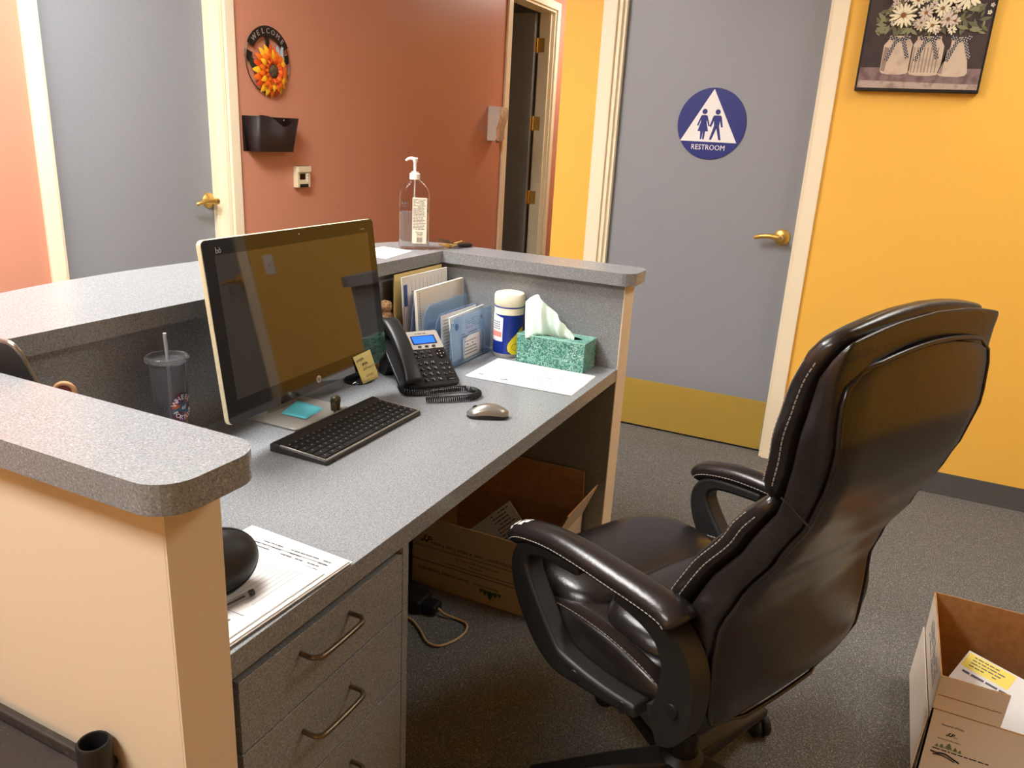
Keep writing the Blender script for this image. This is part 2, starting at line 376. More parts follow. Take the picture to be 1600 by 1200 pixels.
# ------------------------------------------------------------------ office chair
CH_PSI, CH_O = .457, (.924, -.395)
ch = thing('office_chair', 'black leather high-back office chair with padded arms and worn arm tip', 'chair', (CH_O[0], CH_O[1], 0), -CH_PSI)
def interp(tab, z):
    if z <= tab[0][0]: return tab[0][1]
    for (a, b), (c, d) in zip(tab, tab[1:]):
        if z <= c:
            t = (z-a)/(c-a); t = t*t*(3-2*t)*.5+t*.5; return b+(d-b)*t
    return tab[-1][1]
REAR = [(.38, -.275), (.45, -.292), (.55, -.29), (.62, -.29), (.69, -.312), (.785, -.36), (.87, -.398), (.935, -.418), (1.0, -.428), (1.06, -.424), (1.12, -.42), (1.2, -.44)]
SEAM = [(.38, -.2), (.5, -.19), (.6, -.2), (.675, -.226), (.784, -.291), (.875, -.338), (.977, -.352), (1.084, -.374), (1.18, -.415)]
FRONT = [(.5, -.15), (.642, -.165), (.70, -.19), (.80, -.25), (.87, -.296), (.976, -.308), (1.05, -.322), (1.13, -.347), (1.18, -.374)]
HW = [(.36, .19), (.40, .236), (.46, .264), (.54, .27), (.62, .262), (.72, .242), (.78, .234), (.85, .23), (.93, .24), (1.02, .254), (1.1, .26), (1.15, .256), (1.18, .246)]
def sup(hw, t0, t1, z, n=4.5, seg=40, dz=0.):
    tc, ht = (t0+t1)/2, abs(t1-t0)/2; R = []
    for i in range(seg):
        a = 2*PI*i/seg; c, s = math.cos(a), math.sin(a)
        R.append(V((hw*math.copysign(abs(c)**(2/n), c), tc+ht*math.copysign(abs(s)**(2/n), s), z+dz*(1-(c*abs(c)**(2/n-1 if abs(c) > 1e-6 else 0) if 0 else abs(c)**(2/n))**2))))
    return R
def loft_z(zs, hw, t0, t1, n=4.5, ends=(.012, .03), crown=0.):
    rings = []; z_lo, z_hi = zs[0], zs[-1]
    for z in zs:
        e0 = min(1, (z-z_lo)/ends[0]) if ends[0] else 1; e1 = min(1, (z_hi-z)/ends[1]) if ends[1] else 1
        k0 = math.sqrt(max(0, 1-(1-e0)**2)); k1 = math.sqrt(max(0, 1-(1-e1)**2)); k = max(.02, min(k0, k1))
        a, b = t0(z), t1(z); m = (a+b)/2; h = (b-a)/2; inset = (1-k)*abs(h)
        rings.append(sup(max(.02, hw(z)-inset), m-h*k, m+h*k, z, n, dz=crown*max(0, (z-z_lo)/(z_hi-z_lo)-.6)/.4 if crown else 0))
    return ring_loft(nb(), rings)
def zrange(a, b, n, fine=.03):
    base = [a+(b-a)*i/n for i in range(n+1)]; ex = [a+fine*f for f in (.04, .15, .35, .65)] + [b-fine*f for f in (.04, .15, .35, .65)]
    return sorted(set(round(z, 5) for z in base+ex))
bs = obj('back_shell', loft_z(zrange(.36, 1.163, 26, .05), lambda z: interp(HW, z), lambda z: interp(REAR, z), lambda z: interp(SEAM, z)+.004, 5, (.05, .05), .022), 'leather', ch, smooth=60)
# rear panel: slightly inset skin with piping round it
def hwp(z):
    r = .07; e = max(0., (z-(z1p-r))/r, ((z0p+.05)-z)/.05); return interp(HW, z)-.012-r*.75*(1-math.sqrt(max(0., 1-min(1, e)**2)))
nz, ns = 34, 16; z0p, z1p = .372, 1.118
bm = nb(); grid = []
for i in range(nz+1):
    z = z0p+(z1p-z0p)*i/nz; row = []
    for j in range(ns+1):
        u = -1+2*j/ns
        bul = (1-u**2)*.006; edge = .009 if abs(u) > .97 else 0
        dzc = .02*(1-u*u)*max(0, (i/nz-.75)/.25)
        row.append(bm.verts.new((u*hwp(z), interp(REAR, z)-.005-bul+edge*(1)+(.012 if i in (0, nz) else 0), z+dzc)))
    grid.append(row)
for i in range(nz):
    for j in range(ns): bm.faces.new((grid[i][j], grid[i][j+1], grid[i+1][j+1], grid[i+1][j]))
bp_ = obj('back_panel', bm, 'leather', ch, smooth=60)
pp = []
for i in range(31): z = z0p+(z1p-z0p)*i/30; pp.append((-hwp(z), interp(REAR, z)+.003, z))
for k in range(1, 12): u = -1+2*k/12; pp.append((u*hwp(z1p), interp(REAR, z1p)-.002-.006*(1-u*u), z1p+.02*(1-u*u)))
for i in range(30, -1, -1): z = z0p+(z1p-z0p)*i/30; pp.append((hwp(z), interp(REAR, z)+.003, z))
for k in range(1, 12): u = 1-2*k/12; pp.append((u*hwp(z0p), interp(REAR, z0p)-.004, z0p-.006*(1-u*u)))
obj('piping', tube(nb(), pp, .0045, 8, closed=True), 'leather', bp_, smooth=60)
# front pillows
up_ = obj('head_cushion', loft_z(zrange(.868, 1.174, 14, .04), lambda z: interp(HW, z)-.004, lambda z: interp(SEAM, z)-.012, lambda z: interp(FRONT, z)+.012, 3.2, (.05, .05), .022), 'leather', ch, smooth=60)
lp_ = obj('lumbar_cushion', loft_z(zrange(.50, .88, 14, .04), lambda z: interp(HW, z)-.002, lambda z: interp(SEAM, z)-.012, lambda z: interp(FRONT, z)+.014, 3.2, (.05, .05)), 'leather', ch, smooth=60)
def stitches(name, pts, parent, gap=.0095, l=.0065, r=.0011):
    pts = [V(p) for p in pts]; bm = nb(); S = [0.]
    for a, b in zip(pts, pts[1:]): S.append(S[-1]+(b-a).length)
    def at(q):
        i = max(0, min(len(pts)-2, sum(1 for x in S if x <= q)-1)); return pts[i].lerp(pts[i+1], (q-S[i])/max(1e-9, S[i+1]-S[i]))
    q = 0.
    while q+l < S[-1]:
        tube(bm, [at(q), at(q+l)], r, 4); q += gap
    o = obj(name, bm, 'stitch', parent); o['kind'] = 'stuff'; return o
def pad_side(z, off, dh, df):
    ht = (interp(FRONT, z)+df-interp(SEAM, z)+.012)/2; tc = (interp(FRONT, z)+df+interp(SEAM, z)-.012)/2
    return (interp(HW, z)-dh)*max(.01, 1-min(1, abs(off)/ht)**3.2)**(1/3.2)+.0008, tc+off
for s in (-1, 1):
    for off in (-.006, .014):
        for cu_, za, zb2, dh, df in ((up_, .905, 1.125, .004, .012), (lp_, .56, .845, .002, .014)):
            L_ = []
            for i in range(41):
                z = za+(zb2-za)*i/40; a_, b_ = pad_side(z, off, dh, df); L_.append((s*a_, b_, z))
            stitches('stitching', L_, cu_)
for s in (-1,):
    obj('seam', tube(nb(), [(s*(interp(HW, .88)+.0005), t_, .895+(t_+.34)*.5) for t_ in (-.345, -.365, -.385, -.402)], .002, 6), 'leather', bs)
# seat
def seat_ring(z, k, n=3.6, top=0.): 
    return sup(.262*k, -.235+(1-k)*.2, .302-(1-k)*.25, z, n)
zz = [(.335, .80), (.339, .87), (.352, .94), (.375, .985), (.40, 1.), (.425, 1.0), (.445, .985), (.46, .95), (.468, .9), (.472, .82)]
seat = obj('seat', ring_loft(nb(), [seat_ring(z, k) for z, k in zz]), 'leather', ch, smooth=60)
# seat top pads (bulging cushions)
def pillow(cx, cy, hx, hy, z0, z1, n=3.0):
    R = []
    for f, k in ((0, .86), (.12, .95), (.3, 1), (.55, .97), (.75, .88), (.9, .72), (.97, .5), (1, .22)):
        R.append([V((cx+hx*k*math.copysign(abs(math.cos(a))**(2/n), math.cos(a)), cy+hy*k*math.copysign(abs(math.sin(a))**(2/n), math.sin(a)), z0+(z1-z0)*f)) for a in [2*PI*i/36 for i in range(36)]])
    return ring_loft(nb(), R)
obj('seat_cushion', pillow(0, .15, .245, .14, .445, .508), 'leather', ch, smooth=60)
obj('seat_cushion', pillow(0, -.075, .235, .135, .45, .515), 'leather', ch, smooth=60)
for s in (-1, 1):
    P = [V((s*.262, .0+.2*math.cos(a), .42+.052*math.sin(a))) for a in [2*PI*i/36 for i in range(36)]]
    sb = obj('side_bolster', ring_loft(nb(), [[V((s*.235, p.y*1.05, p.z)) for p in P]]+[[V((s*(.262+.016*math.sin(f*PI/2)), p.y*math.cos(f*1.2), .42+(p.z-.42)*math.cos(f*1.2))) for p in P] for f in (0, .3, .6, .85, 1.)]), 'leather', seat, smooth=60)
    for q in (1.0, .8):
        stitches('stitching', [(s*(.265+.01*(1-q)), .2*q*math.cos(a), .42+.052*q*math.sin(a)) for a in [PI*.02+PI*.96*i/40 for i in range(41)]], seat)
# arms
for s in (-1, 1):
    sx = s*.302
    P = smooth_pts([(.205, .588), (.19, .607), (.15, .623), (.08, .637), (0, .642), (-.1, .642), (-.18, .642), (-.225, .638), (-.243, .625)], 5)
    n = len(P); hw = []; ht = []
    for i in range(n):
        f = i/(n-1); e = min(1, f/.07, (1-f)/.06); e = math.sqrt(max(0.02, 1-(1-e)**2)); hw.append((.030+.012*f)*e); ht.append(.024*e)
    bm = tube(nb(), [(sx, p.x, p.y) for p in P], ht, 20, ry=hw, fixed_n=(0, 0, 1))
    if s < 0:
        for f in bm.faces:
            c_ = f.calc_center_median()
            if c_.y > .15 and c_.z > .6 and c_.x > sx-.022 and random.random() < (.6 if c_.y > .172 else .22): f.material_index = 1
    pad = obj('arm_pad', bm, ['leather', 'worn'], ch, smooth=70)
    for o_ in (-1, 1):
        stitches('stitching', [(sx+o_*hw[i]*1.0, P[i].x, P[i].y-.004) for i in range(3, n-3)], pad)
    F_ = smooth_pts([(.0, .612), (.11, .602), (.158, .585), (.176, .55), (.163, .505), (.128, .455), (.085, .41), (.04, .385), (-.02, .385), (-.1, .392), (-.18, .405)], 5)
    m = len(F_)
    obj('arm_frame', sweep_rect(nb(), [(sx-s*.004, p.x, p.y) for p in F_], .024, [.012+.026*math.exp(-((i/(m-1)-.52)/.28)**2) for i in range(m)], (1, 0, 0)), 'chair_plastic', ch, smooth=50, bevel=.008, segs=3)
    G_ = smooth_pts([(-.1, .615), (-.17, .612), (-.222, .595), (-.254, .555), (-.262, .51), (-.258, .46), (-.245, .425), (-.22, .41)], 5)
    m = len(G_)
    obj('arm_bracket', sweep_rect(nb(), [(sx-s*.006, p.x+(.03 if s > 0 else 0), p.y) for p in G_], .024, [.012+.026*math.sin(min(1, i/(m-1)*1.4)*PI/2) for i in range(m)], (1, 0, 0)), 'chair_plastic', ch, smooth=50, bevel=.008, segs=3)
    for (by, bz) in ((-.02, .385), (-.15, .4), (-.262, .47))[:3 if s < 0 else 2]: obj('bolt_cap', lathe(nb(), [(0, 0), (.013, 0), (.012, .003), (0, .004)], 16, M=frame3((sx+s*.02, by, bz), (0, 1, 0), (0, 0, 1), (s, 0, 0))), 'black_plastic', ch, smooth=40)
# base
bc = (-.06, -.115)
obj('tilt_mechanism', bx(bc[0]-.09, bc[0]+.12, bc[1]-.1, bc[1]+.16, .28, .338), 'chair_plastic', ch, bevel=.015)
obj('gas_lift', lathe(nb(), [(0, .07), (.032, .07), (.032, .2), (.022, .205), (.022, .3), (0, .3)], 24, c=(bc[0], bc[1], 0)), 'black_plastic', ch, smooth=40)
hubz = .105
obj('base_hub', lathe(nb(), [(0, hubz-.03), (.05, hubz-.03), (.05, hubz+.02), (.036, hubz+.035), (0, hubz+.035)], 24, c=(bc[0], bc[1], 0)), 'chair_plastic', ch, smooth=40)
for k in range(5):
    a = math.radians(72*k+2.2); d = V((math.cos(a), math.sin(a), 0)); c0 = V((bc[0], bc[1], 0))
    leg = obj('base_leg', sweep_rect(nb(), [c0+d*.03+V((0, 0, hubz)), c0+d*.15+V((0, 0, .098)), c0+d*.335+V((0, 0, .075))], [.03, .025, .017], [.022, .018, .011], d.cross(V((0, 0, 1)))), 'chair_plastic', ch, bevel=.006, smooth=50)
    cc = c0+d*.33; sd = V((math.cos(a+1.1), math.sin(a+1.1), 0)); ax = sd.cross(V((0, 0, 1)))
    cas = obj('caster', tube(nb(), [cc+V((0, 0, .03)), cc+V((0, 0, .075))], .012, 12), 'black_plastic', ch, smooth=50)
    for q in (-1, 1):
        obj('wheel', lathe(nb(), [(0, -.009), (.024, -.009), (.0275, -.004), (.0275, .004), (.024, .009), (0, .009)], 20, M=frame_M(cc+ax*q*.013+V((0, 0, .0275)), sd, (0, 0, 1))), 'black_matte', cas, smooth=40)

# ------------------------------------------------------------------ all-in-one computer
MB0 = V((.44, .428, .83)); my, mt = .041, .127
ME = V((math.cos(my), math.sin(my), 0)); MN = V((math.sin(my), -math.cos(my), 0)); MU = V((0, 0, 1))*math.cos(mt)-MN*math.sin(mt); MF = ME.cross(MU)  # MF: out of the screen
MM = frame3(MB0, ME, MU, MF); MW, MH = .58, .365
pc = thing('desktop_computer', 'large black all-in-one computer with dark glossy screen on the desktop', 'computer', (.73, .53, ZD), my)
obj('housing', prism(nb(), rrect(0.0, MW, 0, MH, .012), .012, MM, z0=-.0135), 'cream_plastic', pc, local=False, bevel=.003)
obj('rear_cover', prism(nb(), rrect(.03, MW-.03, .02, MH-.03, .03), .03, MM, z0=-.0435), 'black_plastic', pc, local=False, bevel=.008)
gl = obj('glass_front', prism(nb(), rrect(.0012, MW-.0012, 0.001, MH-.001, .011), .002, MM, z0=-.0012), 'black_gloss', pc, local=False)
obj('screen', prism(nb(), rrect(.029, MW-.029, .047, .3335, .0005), .0003, MM, z0=.0008), 'screen_glass', gl, local=False)
lg = obj('logo', prism(nb(), circle(.29, .022, .0085, 28), .0004, MM, z0=.0009), 'silver_plastic', gl, local=False)
obj('logo_letters', text_bm('hp', .013, MM @ Matrix.Translation((.29, .0225, .0016)) @ Matrix.Shear('XZ', 4, (0, 0)), .0002), 'ink', lg, local=False)
bmk = merge(prism(nb(), [(.034, .337), (.0355, .337), (.0355, .349), (.034, .349)], .0003, MM, z0=.0009), tube(nb(), [MM @ V((.0375+.003*math.cos(a), .341+.003*math.sin(a), .0011)) for a in [2*PI*i/16 for i in range(16)]], .0006, 5, closed=True), tube(nb(), [MM @ V((.0445+.003*math.cos(a), .341+.003*math.sin(a), .0011)) for a in [2*PI*i/16 for i in range(16)]], .0006, 5, closed=True), tube(nb(), [MM @ V((.0475-.0045*t, .3425+.006*t, .0011)) for t in (0, .5, 1)], .0006, 5))
obj('audio_logo', bmk, 'silver_plastic', gl, local=False)
obj('webcam', prism(nb(), circle(.286, .352, .0022, 16), .0003, MM, z0=.0009), 'grey_metal', gl, local=False)
bm = nb(); words(bm, MM, .522, .545, .343, .0022, random.Random(1), z=.001, fill=1)
obj('model_text', bm, 'grey_metal', gl, local=False)
obj('stand_base', prism(nb(), rrect(.662, .855, .452, .60, .012), .006, z0=ZD), 'grey_metal', pc, local=False, bevel=.002)
obj('stand_arm', sweep_rect(nb(), [(.76, .585, ZD+.004), (.755, .59, ZD+.06), (.75, .575, .87), (.74, .535, 1.0)], .055, .008, (1, 0, 0)), 'grey_metal', pc, local=False, bevel=.003)
# yellow sticky note stuck to the screen's lower edge
def note(name, label, quadpts, col, lines, bend=.004):
    a, b, c, d = [V(p) for p in quadpts]  # tl tr br bl
    nrm = (b-a).cross(d-a).normalized(); bm = nb(); n = 6; G = []
    for i in range(n+1):
        row = []
        for j in range(n+1):
            u, v = j/n, i/n; p = (a*(1-u)+b*u)*(1-v)+(d*(1-u)+c*u)*v; row.append(bm.verts.new(p+nrm*bend*v*v))
        G.append(row)
    for i in range(n):
        for j in range(n): bm.faces.new((G[i][j], G[i][j+1], G[i+1][j+1], G[i+1][j]))
    m = mat(name+'_paper', col, .8)
    t = obj(name, bm, m, smooth=60); t.modifiers.new('solid', 'SOLIDIFY').thickness = .0003
    tag(t, label, 'sticky note')
    return t, a, b, c, d, nrm
yl = [MM @ V(p) for p in ((.428, .041, .002), (.504, .044, .002), (.522, -.033, .008), (.450, -.033, .008))]
t, a, b, c, d, nrm = note('sticky_note', 'yellow handwritten sticky note hanging from the screen edge', yl, (220, 212, 140), 3, 0)
wm = nb(); rnd = random.Random(3)
fn = MF*.0012
for (u0, u1, v) in ((.08, .5, .18), (.3, .62, .36), (.28, .98, .52), (.3, .75, .78)):
    pts = []
    for k in range(26):
        u = u0+(u1-u0)*k/25; vv = v+.055*math.sin(k*1.9)*rnd.uniform(.5, 1.2)
        p = (a*(1-u)+b*u)*(1-vv)+(d*(1-u)+c*u)*vv; pts.append(p+fn)
    tube(wm, pts, .00035 if v < .7 else .0002, 4)
obj('handwriting', wm, 'ink', t, local=False)
tl_ = [(.722, .552, .7472), (.805, .573, .7525), (.81, .492, .7475), (.722, .478, .7505)]
note('sticky_note', 'turquoise sticky note lying on the computer stand base', tl_, (92, 186, 196), 3, .002)
# small elephant figurine
ele = thing('elephant_figurine', 'tiny bronze elephant figurine on the computer stand base', 'figurine', (.822, .468, .746), .6)
mat('bronze', (92, 84, 64), .35, .6)
bm = nb(); lathe(bm, [(0, -.016), (.008, -.0145), (.0125, -.008), (.0135, 0), (.0125, .008), (.008, .0145), (0, .016)], 16, M=frame_M((0, 0, .022), (0, 1, 0), (0, 0, 1)))
el = obj('body', bm, 'bronze', ele, smooth=60)
for ax_, ay_ in ((-.009, -.006), (-.009, .006), (.009, -.006), (.009, .006)): obj('leg', tube(nb(), [(ax_, ay_, .018), (ax_, ay_, 0)], [.0058, .0045], 10), 'bronze', ele, smooth=60)
obj('head', lathe(nb(), [(0, -.009), (.006, -.007), (.0085, 0), (.006, .007), (0, .009)], 14, c=(-.018, 0, .026)), 'bronze', ele, smooth=60)
obj('trunk', tube(nb(), smooth_pts([(-.024, 0, .025), (-.029, 0, .016), (-.029, 0, .006), (-.026, 0, .003)], 4), .0027, 8), 'bronze', ele, smooth=60)
for s in (-1, 1): obj('ear', lathe(nb(), [(0, -.001), (.0075, 0), (0, .001)], 14, M=frame_M((-.014, s*.0085, .027), (1, 0, .2), (0, s*.4, 1))), 'bronze', ele, smooth=60)

# ------------------------------------------------------------------ keyboard
mat('keyboard_case', (44, 41, 38), .4)
kb = thing('keyboard', 'slim black wireless keyboard with silver rim in front of the screen', 'keyboard', (.548, .278, ZD), .012)
KW, KD = .372, .15
prof = [(0, 0), (0, .009), (.006, .0115), (.118, .0165), (.13, .0205), (.142, .0215), (.15, .016), (.15, 0)]
R = [[V((x, y, z)) for y, z in prof] for x in (0, KW)]
obj('case', ring_loft(nb(), R), 'keyboard_case', kb, bevel=.003, smooth=40)
bm = nb(); sl = .0055/.112
MK = frame_M((0, .0, .0105), (1, 0, 0), (0, 1, sl*.9))
tube(bm, [MK @ V(p) for p in ((.003, .122, .002), (.003, .003, .001), (KW-.003, .003, .001), (KW-.003, .122, .002))], .0022, 6); obj('rim', bm, 'grey_metal', kb, smooth=60)
rows = [[1]*18, [1]*13+[2]+[1]*4, [1.5]+[1]*12+[1.5]+[1]*4, [1.75]+[1]*11+[2.25]+[1]*4, [2.25]+[1]*10+[1.75]+[1]*5, [1.25]*3+[5.5]+[1.25]*2+[1]*6]
mat('key_black', (24, 24, 26), .5)
KEYM = {}
pitch = (KW-.014)/19.0
for r, row in enumerate(rows):
    tot = sum(row); x = .007; sc = (KW-.014)/tot
    y1 = .115-r*.0182; dep = .0155 if r else .012
    for k, wk in enumerate(row):
        ww = wk*sc-.0022; key = (round(ww, 4), dep)
        if key not in KEYM:
            bmk = nb(); a = rrect(0, ww, 0, dep, .0012, 2); b_ = rrect(.0008, ww-.0008, .0008, dep-.0008, .0012, 2)
            ring_loft(bmk, [[V((p[0], p[1], 0)) for p in a], [V((p[0], p[1], .0028)) for p in b_]])
            o = obj('key', bmk, 'key_black', kb); KEYM[key] = o; M = MK @ Matrix.Translation((x, y1-dep, .0008)); o.matrix_local = M
        else: o = copy_child(KEYM[key], kb, MK @ Matrix.Translation((x, y1-dep, .0008)))
        x += wk*sc
bm = nb()
for r, row in enumerate(rows):
    tot = sum(row); x = .007; sc = (KW-.014)/tot; y1 = .115-r*.0182
    for wk in row:
        if wk < 3: quad(bm, MK, x+wk*sc/2-.0022, x+wk*sc/2+.0012, y1-.0075, y1-.0045, .0037)
        x += wk*sc
obj('key_legends', bm, 'silver_plastic', kb)['kind'] = 'stuff'
# ------------------------------------------------------------------ mouse
mat('mouse_silver', (150, 146, 138), .3, .6)
ms = thing('computer_mouse', 'silver and black wireless mouse on the open desktop', 'mouse', (.997, .137, ZD), math.atan2(.89, -.45))
def mouse_rings(k0, k1):
    R = []
    for i in range(13):
        f = i/12; x = -.052+.104*f; wd = .031*math.sqrt(max(.03, 1-(2*f-1)**4))*(1-.12*math.sin(f*PI)); ht = .036*math.sin(PI*(.12+.80*f))**.8*(1-.1*f)
        lo, hi = ht*k0, ht*k1; lo = .002 if k0 == 0 else lo
        R.append([V((x, wd*math.cos(a)*(1-.15*(k1)), lo+(hi-lo)*max(0, math.sin(a))) ) for a in [PI*j/14 for j in range(15)]]+[V((x, 0, lo*.9))])
    return R
obj('mouse_base', ring_loft(nb(), mouse_rings(0, .8)), 'black_plastic', ms, smooth=50)
obj('mouse_shell', ring_loft(nb(), [[p+V((0, 0, .0022)) for p in r] for r in mouse_rings(.28, 1.)]), 'mouse_silver', ms, smooth=50)
obj('scroll_wheel', lathe(nb(), [(0, -.003), (.008, -.003), (.008, .003), (0, .003)], 20, M=frame_M((.03, 0, .0215), (1, 0, 0), (0, 0, 1))), 'black_matte', ms, smooth=40)

# ------------------------------------------------------------------ desk phone
PA = V((1.042, .419, ZD)); PU = V((.842, -.539, 0)); PV = V((.539, .842, 0)); pk = math.radians(35)
PWv = PV*math.cos(pk)+V((0, 0, math.sin(pk))); PNv = PU.cross(PWv)
PM = frame3(PA+V((0, 0, .02)), PU, PWv, PNv)
ph = thing('desk_phone', 'black desk telephone with blue lit display beside the letter sorter', 'telephone', (1.16, .42, ZD), -.569)
obj('body', prism(nb(), rrect(-.008, .172, -.017, .18, .012), .011, PM, z0=-.011), 'black_plastic', ph, local=False, bevel=.004)
obj('face_plate', prism(nb(), rrect(.062, .169, .112, .178, (.002, .002, .008, .002)), .0012, PM, z0=0), 'silver_plastic', ph, local=False)
lc = obj('display', prism(nb(), rrect(.08, .155, .129, .16, .002), .0012, PM, z0=.001), 'black_plastic', ph, local=False)
obj('lit_screen', prism(nb(), rrect(.084, .1505, .132, .157, .001), .0004, PM, z0=.0022), 'lcd_blue', lc, local=False)
bm = nb(); words(bm, PM, .098, .14, .168, .0028, random.Random(1), z=.0014, fill=1)
obj('brand_text', bm, 'ink', ph, local=False)
for k in range(2): obj('indicator', prism(nb(), rrect(.0655, .0725, .128+k*.013, .136+k*.013, .001), .001, PM, z0=.0012), 'grey_metal', ph, local=False)
for k in range(3): obj('soft_key', prism(nb(), rrect(.091+k*.0215, .101+k*.0215, .1165, .1225, .001), .002, PM, z0=.0012), 'black_matte', ph, local=False)
pb = None
def pkey(u, v, wu, wv, txt=None):
    b_ = nb(); R = [[PM @ V((u+p[0], v+p[1], z)) for p in rrect(-wu*k, wu*k, -wv*k, wv*k, min(wu, wv)*.6*k, 3)] for z, k in ((0, 1), (.0025, .95), (.0032, .8))]
    o = obj('key', ring_loft(b_, R), 'black_gloss', ph, local=False, smooth=50)
    if txt: obj('legend', text_bm(txt, .0085, PM @ Matrix.Translation((u, v, .0035)), .0001), 'silver_plastic', o, local=False)
for j, v in enumerate((.101, .086)):
    for i, u in enumerate((.077, .097, .117)): pkey(u, v, .0055, .0042, '\u2022')
for j, row in enumerate((('1', '2', '3'), ('4', '5', '6'), ('7', '8', '9'), ('*', '0', '#'))):
    for i, ch_ in enumerate(row): pkey(.075+i*.0205, .062-j*.0195, .0062, .0055, ch_)
for j, v in enumerate((.055, .037, .019)):
    for i, u in enumerate((.139, .156)): pkey(u, v, .0058, .0042, ('+', '-', '=', 'o', None, None)[j*2+i])
pkey(.148, .001, .014, .0045, None)
nv = obj('navigation_ring', prism(nb(), circle(.149, .09, .0145, 28), .003, PM), 'black_gloss', ph, local=False)
for dx, dy in ((0, 0), (.0095, 0), (-.0095, 0), (0, .0095), (0, -.0095)): obj('arrow', prism(nb(), circle(.149+dx, .09+dy, .0017, 8), .0003, PM, z0=.003), 'silver_plastic', nv, local=False)
# handset: lofted bar lying in the cradle on the left
hp_ = smooth_pts([(.021, -.022, .026), (.021, .0, .034), (.021, .04, .043), (.021, .09, .049), (.021, .14, .048), (.021, .185, .040), (.021, .207, .026)], 4)
n = len(hp_); R = []
for i, p in enumerate(hp_):
    f = i/(n-1); e = abs(2*f-1)**3; wd = .023+.007*e; th = .013+.009*e; 
    if i in (0, n-1): wd *= .8; th *= .7
    R.append([PM @ V((p.x+wd*math.copysign(abs(math.cos(a))**.6, math.cos(a)), p.y, p.z+th*math.copysign(abs(math.sin(a))**.6, math.sin(a))-(.010*e))) for a in [2*PI*k/20 for k in range(20)]])
hs = obj('handset', ring_loft(nb(), R), 'black_plastic', ph, local=False, smooth=50)
for v_ in (.0, .18): obj('handset_cup', lathe(nb(), [(0, 0), (.022, 0), (.026, .02), (0, .02)], 20, M=PM @ Matrix.Translation((.021, v_, 0))), 'black_plastic', hs, local=False, smooth=50)
obj('stand', ring_loft(nb(), [[PM @ V((u, .1, -.01)) for u in (.0, .16)]+[PM @ V((u, .17, -.01)) for u in (.16, .0)], [V(((PA+PU*u+PV*q).x, (PA+PU*u+PV*q).y, ZD+.0005)) for u, q in ((.01, .15), (.15, .15), (.15, .19), (.01, .19))]]), 'black_plastic', ph, local=False, bevel=.003)
obj('front_foot', ring_loft(nb(), [[PM @ V((u, v_, -.009)) for u, v_ in ((.0, -.010), (.164, -.010), (.164, .03), (.0, .03))], [V(((PA+PU*u+PV*q).x, (PA+PU*u+PV*q).y, ZD+.0005)) for u, q in ((.0, -.006), (.164, -.006), (.164, .03), (.0, .03))]]), 'black_plastic', ph, local=False)
# coiled cord
cp = smooth_pts([(1.06, .43, .752), (1.03, .412, .749), (1.02, .385, .748), (1.045, .352, .748), (1.09, .315, .749), (1.135, .275, .749), (1.13, .235, .748), (1.095, .225, .748), (1.06, .25, .748), (1.022, .29, .748), (1.0, .318, .748)], 14)
T, N = frames([V(p) for p in cp]); Ls = [0]
for a, b in zip(cp, cp[1:]): Ls.append(Ls[-1]+(b-a).length)
hel = []
tot = Ls[-1]; steps = int(tot/.0058*9)
for k in range(steps):
    s_ = tot*k/(steps-1); i = max(0, min(len(cp)-2, next((j for j in range(len(Ls)-1) if Ls[j+1] >= s_), len(cp)-2))); f = (s_-Ls[i])/max(1e-6, Ls[i+1]-Ls[i])
    p = cp[i].lerp(cp[i+1], f); nn = N[i]; bb = T[i].cross(nn); a = 2*PI*s_/.0058
    hel.append(p+(nn*math.cos(a)+bb*math.sin(a))*.0072+V((0, 0, .0022)))
obj('coiled_cord', tube(nb(), hel, .0019, 5), 'black_plastic', ph, local=False, smooth=70)

# ------------------------------------------------------------------ letter sorter
so = thing('letter_sorter', 'transparent blue stepped letter sorter in the counter corner', 'letter sorter', (1.44, .5, ZD))
obj('base', prism(nb(), rrect(1.30, 1.565, .415, .612, .006), .004, z0=ZD+.0005), 'acrylic_blue', so, local=False)
def divider(y, h, x0=1.302, x1=1.563, cut=None, r=.04):
    if cut:
        P = [(x0, 0)]+[(x0, h-r)]+arc(x0+r, h-r, r, 180, 90, 5)+arc(x1-.01, h-.01, .01, 90, 0, 2)+[(x1, 0), (x1-.05, 0), (x1-.05, cut-.02)]+arc(x1-.07, cut-.02, .02, 0, 90, 3)+arc(x0+.11, cut-.02, .02, 90, 180, 3)+[(x0+.09, 0)]
    else: P = [(x0, 0)]+[(x0, h-r)]+arc(x0+r, h-r, r, 180, 90, 5)+arc(x1-.01, h-.01, .01, 90, 0, 2)+[(x1, 0)]
    bm = nb(); n = len(P); a = [bm.verts.new((p[0], y-.0012, ZD+.0045+p[1])) for p in P]; b = [bm.verts.new((p[0], y+.0012, ZD+.0045+p[1])) for p in P]
    for i in range(n): bm.faces.new((a[i], a[(i+1) % n], b[(i+1) % n], b[i]))
    for t_ in tessellate_polygon([[V((p[0], p[1], 0)) for p in P]]): bm.faces.new([a[i] for i in t_]); bm.faces.new([b[i] for i in t_][::-1])
    obj('divider', bm, 'acrylic_blue', so, local=False)
divider(.424, .145, cut=.075)
divider(.474, .15); divider(.514, .172); divider(.555, .195); divider(.592, .21)
def sheet(name, label, P4, th, m, cat='papers', group=None):
    a, b, c, d = [V(p) for p in P4]; nrm = (b-a).cross(d-a).normalized(); bm = nb()
    ring_loft(bm, [[a, b, c, d], [p-nrm*th for p in (a, b, c, d)]])
    t = obj(name, bm, m); tag(t, label, cat, group); return t, frame3(a, (b-a), (d-a), nrm), (b-a).length, (d-a).length
rnd = random.Random(5)
zb = ZD+.0055
